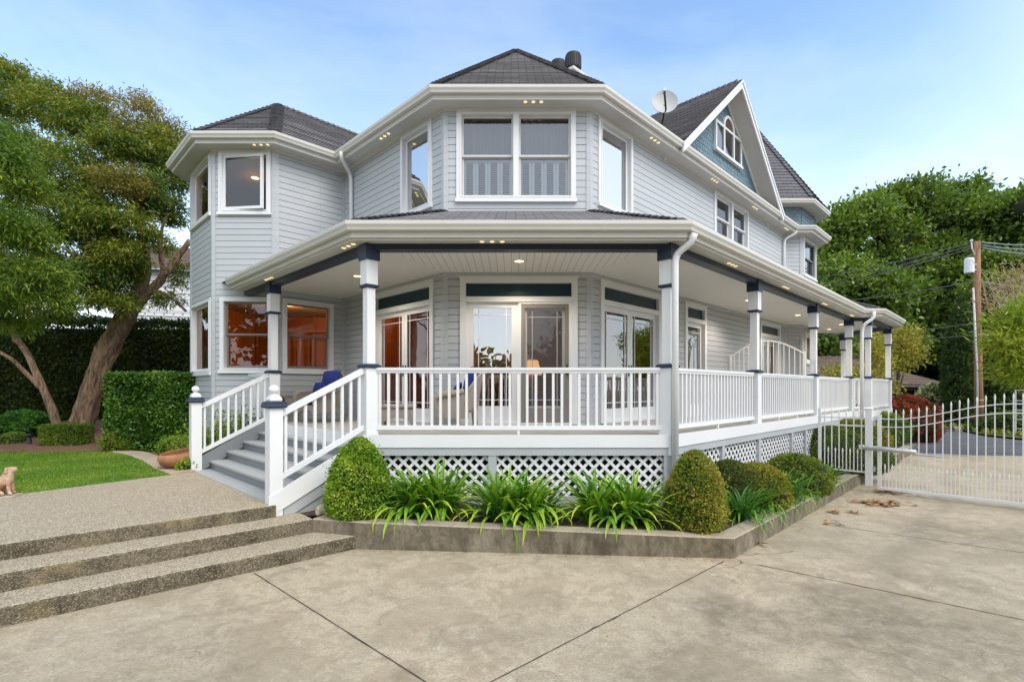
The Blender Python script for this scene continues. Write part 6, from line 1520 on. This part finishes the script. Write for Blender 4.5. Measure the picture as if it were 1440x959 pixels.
o = leaf_obj('ground_cover', vx, np.tile(np.array([[0, 0, 1.]]), (len(vx), 1)), .28, .10, [(.05, .10, .015), (.12, .16, .03), (.30, .26, .05)], 'leaf', None, .5); tag(o, kind='stuff')
mb = MB(); mb.poly([g2(1300, 593, .03), g2(1345, 596, .03), (23, 33.5), (14, 33.5), (14, 26)], .03); tag(mb.build('front_lawn', 'turf'), kind='structure')
# ================================================================== neighbours, pole, wires
NBH = thing('brown_house', 'low brown neighbouring house with wide brown roof across the road', 'house', P(1235, 560, 33)[:2]+(0,))
fn = Fr(P(1135, 560, 34)[:2], P(1325, 560, 33)[:2])
mb = MB(); fn.box(mb, 0, fn.L-1.2, -7, 0, 0, 2.35); mb.build('wall', 'brown_wall', NBH)
mb = MB(); e0, e1 = -.8, fn.L-.2
q = lambda s, o, z: fn.pt(s, o, z)
roof_face(mb, [q(e0, .9, 2.3), q(e1, .9, 2.3), q(e1-4.2, -3.5, 4.35), q(e0+1, -3.5, 4.35)], .25, .03); roof_face(mb, [q(e1, .9, 2.3), q(e1, -7.9, 2.3), q(e1-4.2, -3.5, 4.35)], .25, .03); roof_face(mb, [q(e1, -7.9, 2.3), q(e0, -7.9, 2.3), q(e0+1, -3.5, 4.35), q(e1-4.2, -3.5, 4.35)], .25, .03)
mb.build('roof', 'brown_roof', NBH)
mb = MB(); fn.box(mb, e0, e1, .86, .92, 2.1, 2.3); fn.box(mb, e1-.06, e1, -7.9, .86, 2.1, 2.3); mb.build('fascia', 'fence_wood', NBH)
for (a, b, z0, z1) in ((7.4, 8.5, 1.0, 2.0), (4.6, 6.6, .9, 2.0), (1.0, 2.0, 1.1, 2.0)):
    mb = MB(); frame_rect(fn, mb, a, b, z0, z1, .0, .05, .06); w_ = mb.build('window', 'white', NBH); mb = MB(); fn.quad(mb, a+.06, b-.06, .02, z0+.06, z1-.06); mb.build('pane', 'half_glass', w_); mb = MB(); fn.quad(mb, a+.06, b-.06, .006, z0+.06, z1-.06); mb.build('blind', 'dark', w_)
# taller rear house with the shingle roof seen through the porch
UPH = thing('tan_house', 'taller tan house with brown shingle roof seen through the porch posts', 'house', P(1170, 560, 42)[:2]+(0,))
fu = Fr(P(1085, 560, 43)[:2], P(1228, 560, 41)[:2]); mb = MB(); fu.box(mb, 0, fu.L, -8, 0, 0, 4.1); mb.build('wall', 'brown_wall', UPH)
mb = MB(); qq = lambda s, o, z: fu.pt(s, o, z)
roof_face(mb, [qq(-.8, 1, 4.0), qq(fu.L+.8, 1, 4.0), qq(fu.L-3, -4, 7.0), qq(2, -4, 7.0)], .3, .03); roof_face(mb, [qq(fu.L+.8, 1, 4.0), qq(fu.L+.8, -9, 4.0), qq(fu.L-3, -4, 7.0)], .3, .03); mb.build('roof', 'brown_roof', UPH)
a = fu.px(1150); mb = MB(); frame_rect(fu, mb, a-.5, a+1.1, 3.0, 3.75, 0, .05, .08); w_ = mb.build('window', 'white', UPH); mb = MB(); fu.quad(mb, a-.42, a+1.02, .02, 3.08, 3.67); mb.build('pane', 'half_glass', w_); mb = MB(); fu.quad(mb, a-.42, a+1.02, .006, 3.08, 3.67); mb.build('blind', 'dark', w_)
# fence beside the pole
WF = thing('wooden_fence', 'weathered brown board fence between brown house and pole', 'fence', P(1342, 590, 31)[:2]+(0,)); f = Fr(P(1326, 590, 31.5)[:2], P(1365, 590, 31)[:2]); mb = MB()
n = int(f.L/.15)
for i in range(n): f.box(mb, i*.15, i*.15+.14, -.01, .01+.004*(i % 2), .02, 1.75+random.uniform(-.02, .02))
mb.build('board_panel', 'fence_wood', WF); mb = MB(); f.box(mb, -.02, f.L+.02, -.06, .06, 1.78, 1.82); mb.build('rail', 'fence_wood', WF)
SG = thing('field_gate', 'pale tubular gate at the right picture edge beyond the driveway gate', 'gate', P(1434, 590, 22)[:2]+(0,)); f = Fr(P(1428, 590, 22)[:2], P(1475, 590, 21.5)[:2]); mb = MB()
mb.tube([f.pt(0, 0, 0), f.pt(0, 0, 1.95), f.pt(f.L, 0, 1.95), f.pt(f.L, 0, 0)], .03, 8); mb.build('gate_frame', 'plastic_grey', SG); mb = MB()
for z in (.3, .7, 1.1, 1.5): mb.tube([f.pt(.03, 0, z), f.pt(f.L-.03, 0, z)], .016, 6)
mb.build('gate_bar', 'plastic_grey', SG)
# utility pole
pb_ = P(1377, 606, 24); UP = thing('utility_pole', 'tall wooden utility pole with pale box and white conduit beyond the gate', 'utility pole', (pb_[0], pb_[1], 0))
mb = MB(); pts = [(pb_[0], 24, -.1), (pb_[0]-.04, 24, 3), (pb_[0]-.1, 24, 6), (P(1374, 340, 24)[0], 24, P(1374, 340, 24)[2])]; mb.tube(pts, [.17, .155, .14, .125], 14); mb.build('shaft', 'wood_pole', UP, smooth=True)
mb = MB(); mb.tube([(pb_[0]-.19, 23.86, 0), (pb_[0]-.23, 23.86, 3), P(1368.5, 405, 23.86)], .04, 8); mb.build('conduit', 'plastic_grey', UP, smooth=True)
bx = P(1363, 374, 23.8); mb = MB(); mb.lathe((bx[0], bx[1], bx[2]), [(.17, -.34), (.19, -.32), (.19, .30), (.15, .36)], 16); mb.build('equipment_box', 'white', UP)
mb = MB(); mb.bar((bx[0], 23.85, bx[2]+.1), (bx[0]+.5, 23.95, bx[2]+.1), .05, .05); mb.bar((bx[0], 23.85, bx[2]-.15), (bx[0]+.5, 23.95, bx[2]-.15), .05, .05); mb.build('bracket', 'plastic_grey', UP)
mb = MB(); mb.tube([P(1379, 471, 23.8), P(1400, 473, 23.3)], [.05, .07], 8); mb.build('arm', 'white', UP)
mb = MB(); mb.tube([P(1366, 340, 23.9), P(1367, 350, 23.85), P(1371, 358, 23.9)], .03, 6); mb.lathe(P(1366, 340, 23.9), [(.05, 0), (.07, .04), (.05, .09), (.02, .1)], 10); mb.build('insulator', 'plastic_grey', UP)
mb = MB(); mb.box(pb_[0]+.03, pb_[0]+.18, 23.78, 23.84, .0, .55); mb.build('ground_cover_plate', 'plastic_grey', UP)
mb = MB()
for z in (1.15, 1.45): mb.lathe((pb_[0]-.01, 24, z), [(.172, 0), (.172, .05)], 14)
mb.build('reflector_band', mat_noise('reflector', (.55, .33, .03), (.6, .38, .05)), UP)
wl = [((1368, 341, 24), (1100, 398, 44), 'uppermost power line running from the pole towards the house'), ((1368, 345, 24), (1100, 408, 44), 'second power line from the pole top to the left'), ((1369, 349, 24), (1100, 414, 44), 'third power line just above the pole box'), ((1370, 396, 24), (1130, 425, 42), 'single cable below the pole box running left'), ((1371, 455, 24), (1140, 470, 40), 'upper of two low cables passing the yellow trees'), ((1371, 471, 24), (1140, 479, 40), 'lower of two low cables passing the yellow trees'),
      ((1375, 340, 24), (1560, 330, 18), 'uppermost power line running right from the pole'), ((1375, 344, 24), (1560, 340, 18), 'second power line running right from the pole'), ((1375, 347, 24), (1560, 352, 18), 'third power line running right from the pole'), ((1376, 395, 24), (1560, 398, 18), 'single cable running right below the pole box')]
for a, b, lb in wl:
    a, b = Vector(P(*a)), Vector(P(*b)); pts = [a+(b-a)*(i/12)-Vector((0, 0, .25*math.sin(math.pi*i/12))) for i in range(13)]; mb = MB(); mb.tube(pts, .020, 6); tag(mb.build('power_line', 'galv' if 'right' in lb else 'wire', None, True), lb, 'cable', 'overhead cables at the pole')
# pale house and trellis far left behind the hedge
WH = thing('white_house', 'white clapboard neighbour house glimpsed through the leaning tree branches', 'house', P(225, 560, 26)[:2]+(.5,)); f = Fr(P(165, 560, 25.5)[:2], P(330, 560, 27)[:2])
mb = MB(); h = .30
for i in range(26): z = .3+i*h; f.box(mb, 0, f.L, -.5, -.02 if i % 6 else .03, z, z+h-.04)
f.box(mb, 0, f.L, -.52, -.08, .3, 8.1); mb.build('wall', 'white', WH)
mb = MB(); roof_face(mb, [f.pt(-.5, .5, 8.0), f.pt(f.L+.5, .5, 8.0), f.pt(f.L+.5, -4, 10.2), f.pt(-.5, -4, 10.2)], .2, .02); mb.build('roof', 'brown_roof', WH)
TRL = thing('trellis', 'white lattice trellis fence topping the hedge near the house', 'trellis', P(225, 560, 21)[:2]+(.5,)); f = Fr(P(190, 560, 20.8)[:2], P(300, 560, 21.2)[:2]); mb = MB()
for i in range(int(f.L/.36)+1): f.box(mb, i*.36-.025, i*.36+.025, -.02, .0, .5, 5.55)
for z in (4.4, 4.75, 5.1, 5.5): f.box(mb, 0, f.L, .001, .03, z, z+.05)
mb.build('lattice', 'white', TRL)
# woods behind the camera, which the glass mirrors
bl = []
rs = random.Random(5)
for k in range(84): x = rs.uniform(-40, 34); y = -rs.uniform(17, 26); bl.append(((x, y, rs.uniform(1.0, 10.5 if x < -8 else 4.2 if x < 6 else 8.0)), (2.4, 2.0, 1.8), 1))
p_, n_, c_ = blob_points(bl, 22, 24, .7, .3, .7); o = leaf_obj('woodland', p_, n_, .7, .4, [(.02, .05, .01), (.05, .09, .015), (.16, .09, .02), (.25, .10, .02)], 'leaf', None, .6, c_); tag(o, kind='stuff')

# ================================================================== sky, sun, camera
w = bpy.data.worlds.new('World'); scene.world = w; w.use_nodes = True; nt = w.node_tree; nt.nodes.clear()
out = nd(nt, 'ShaderNodeOutputWorld'); bg = nd(nt, 'ShaderNodeBackground'); bg.inputs[1].default_value = SKY
sky = nd(nt, 'ShaderNodeTexSky', sky_type='NISHITA', sun_disc=False); sky.sun_elevation = math.radians(SUN_EL); sky.sun_rotation = math.radians(SUN_ROT); sky.air_density = 1.0; sky.dust_density = .3; sky.ozone_density = 1.2
co = nd(nt, 'ShaderNodeTexCoord'); mp = nd(nt, 'ShaderNodeMapping'); mp.inputs['Scale'].default_value = (1, 1, 2.6); nt.links.new(co.outputs['Generated'], mp.inputs[0])
f1_ = noise(nt, mp.outputs[0], 2.1, 7, .55, .3)
sx = nd(nt, 'ShaderNodeSeparateXYZ'); nt.links.new(co.outputs['Generated'], sx.inputs[0])
hz_ = ramp(nt, sx.outputs[2], [(0.0, .85), (.16, .55), (.36, .14), (.55, .0)])
cl = ramp(nt, f1_, [(.42, 0.0), (.66, 1.0)])
ml = nd(nt, 'ShaderNodeMath', operation='MULTIPLY'); ml.inputs[1].default_value = .14; nt.links.new(cl, ml.inputs[0])
ad = nd(nt, 'ShaderNodeMath', operation='ADD', use_clamp=True); nt.links.new(ml.outputs[0], ad.inputs[0]); nt.links.new(hz_, ad.inputs[1])
# the half of the sky behind the camera is overcast
bh = ramp(nt, sx.outputs[1], [(0.0, .75), (.05, .0)])
mr = nd(nt, 'ShaderNodeMapRange'); mr.inputs['From Min'].default_value = .3; mr.inputs['From Max'].default_value = -.3; nt.links.new(sx.outputs[1], mr.inputs[0])
m3 = nd(nt, 'ShaderNodeMath', operation='MULTIPLY'); m3.inputs[1].default_value = .75; nt.links.new(mr.outputs[0], m3.inputs[0])
mx_ = nd(nt, 'ShaderNodeMath', operation='MAXIMUM'); nt.links.new(ad.outputs[0], mx_.inputs[0]); nt.links.new(m3.outputs[0], mx_.inputs[1])
m4 = nd(nt, 'ShaderNodeMapRange'); m4.inputs['From Min'].default_value = .52; m4.inputs['From Max'].default_value = .95; m4.inputs['To Max'].default_value = .7; nt.links.new(sx.outputs[0], m4.inputs[0])
mx2 = nd(nt, 'ShaderNodeMath', operation='MAXIMUM'); nt.links.new(mx_.outputs[0], mx2.inputs[0]); nt.links.new(m4.outputs[0], mx2.inputs[1])
c = mixc(nt, mx2.outputs[0], mixc(nt, 1.0, sky.outputs[0], (1.20, 1.26, 1.25), 'MULTIPLY'), CLOUD)
nt.links.new(c, bg.inputs[0]); nt.links.new(bg.outputs[0], out.inputs[0])
sl = bpy.data.lights.new('sun', 'SUN'); sl.energy = SUN; sl.angle = math.radians(35); sl.color = (1, .95, .87); so = bpy.data.objects.new('sun', sl); COL.objects.link(so)
az = math.radians(SUN_ROT); el = math.radians(SUN_EL); dv = Vector((math.sin(az)*math.cos(el), math.cos(az)*math.cos(el), math.sin(el))); so.rotation_euler = dv.to_track_quat('Z', 'Y').to_euler(); so.location = (8, -8, 20)
cam = bpy.data.cameras.new('camera'); cam.sensor_width = 36; cam.lens = 36*F/1440; cam.shift_y = (546-479.5)/1440; cam.clip_end = 2000; cam.clip_start = .05
co_ = bpy.data.objects.new('camera', cam); COL.objects.link(co_); co_.location = (0, 0, CAMZ); co_.rotation_euler = (math.radians(90), 0, 0); scene.camera = co_
vs = scene.view_settings; scene.display_settings.display_device = 'sRGB'; vs.view_transform = 'Standard'; vs.look = 'None'; vs.exposure = EXPO; vs.gamma = 1; vs.use_curve_mapping = False
cy = scene.cycles; cy.use_denoising = True; cy.adaptive_threshold = .005; cy.max_bounces = 8; cy.diffuse_bounces = 4; cy.glossy_bounces = 4; cy.transmission_bounces = 6; cy.transparent_max_bounces = 12; cy.caustics_reflective = False; cy.caustics_refractive = False; cy.sample_clamp_indirect = 4
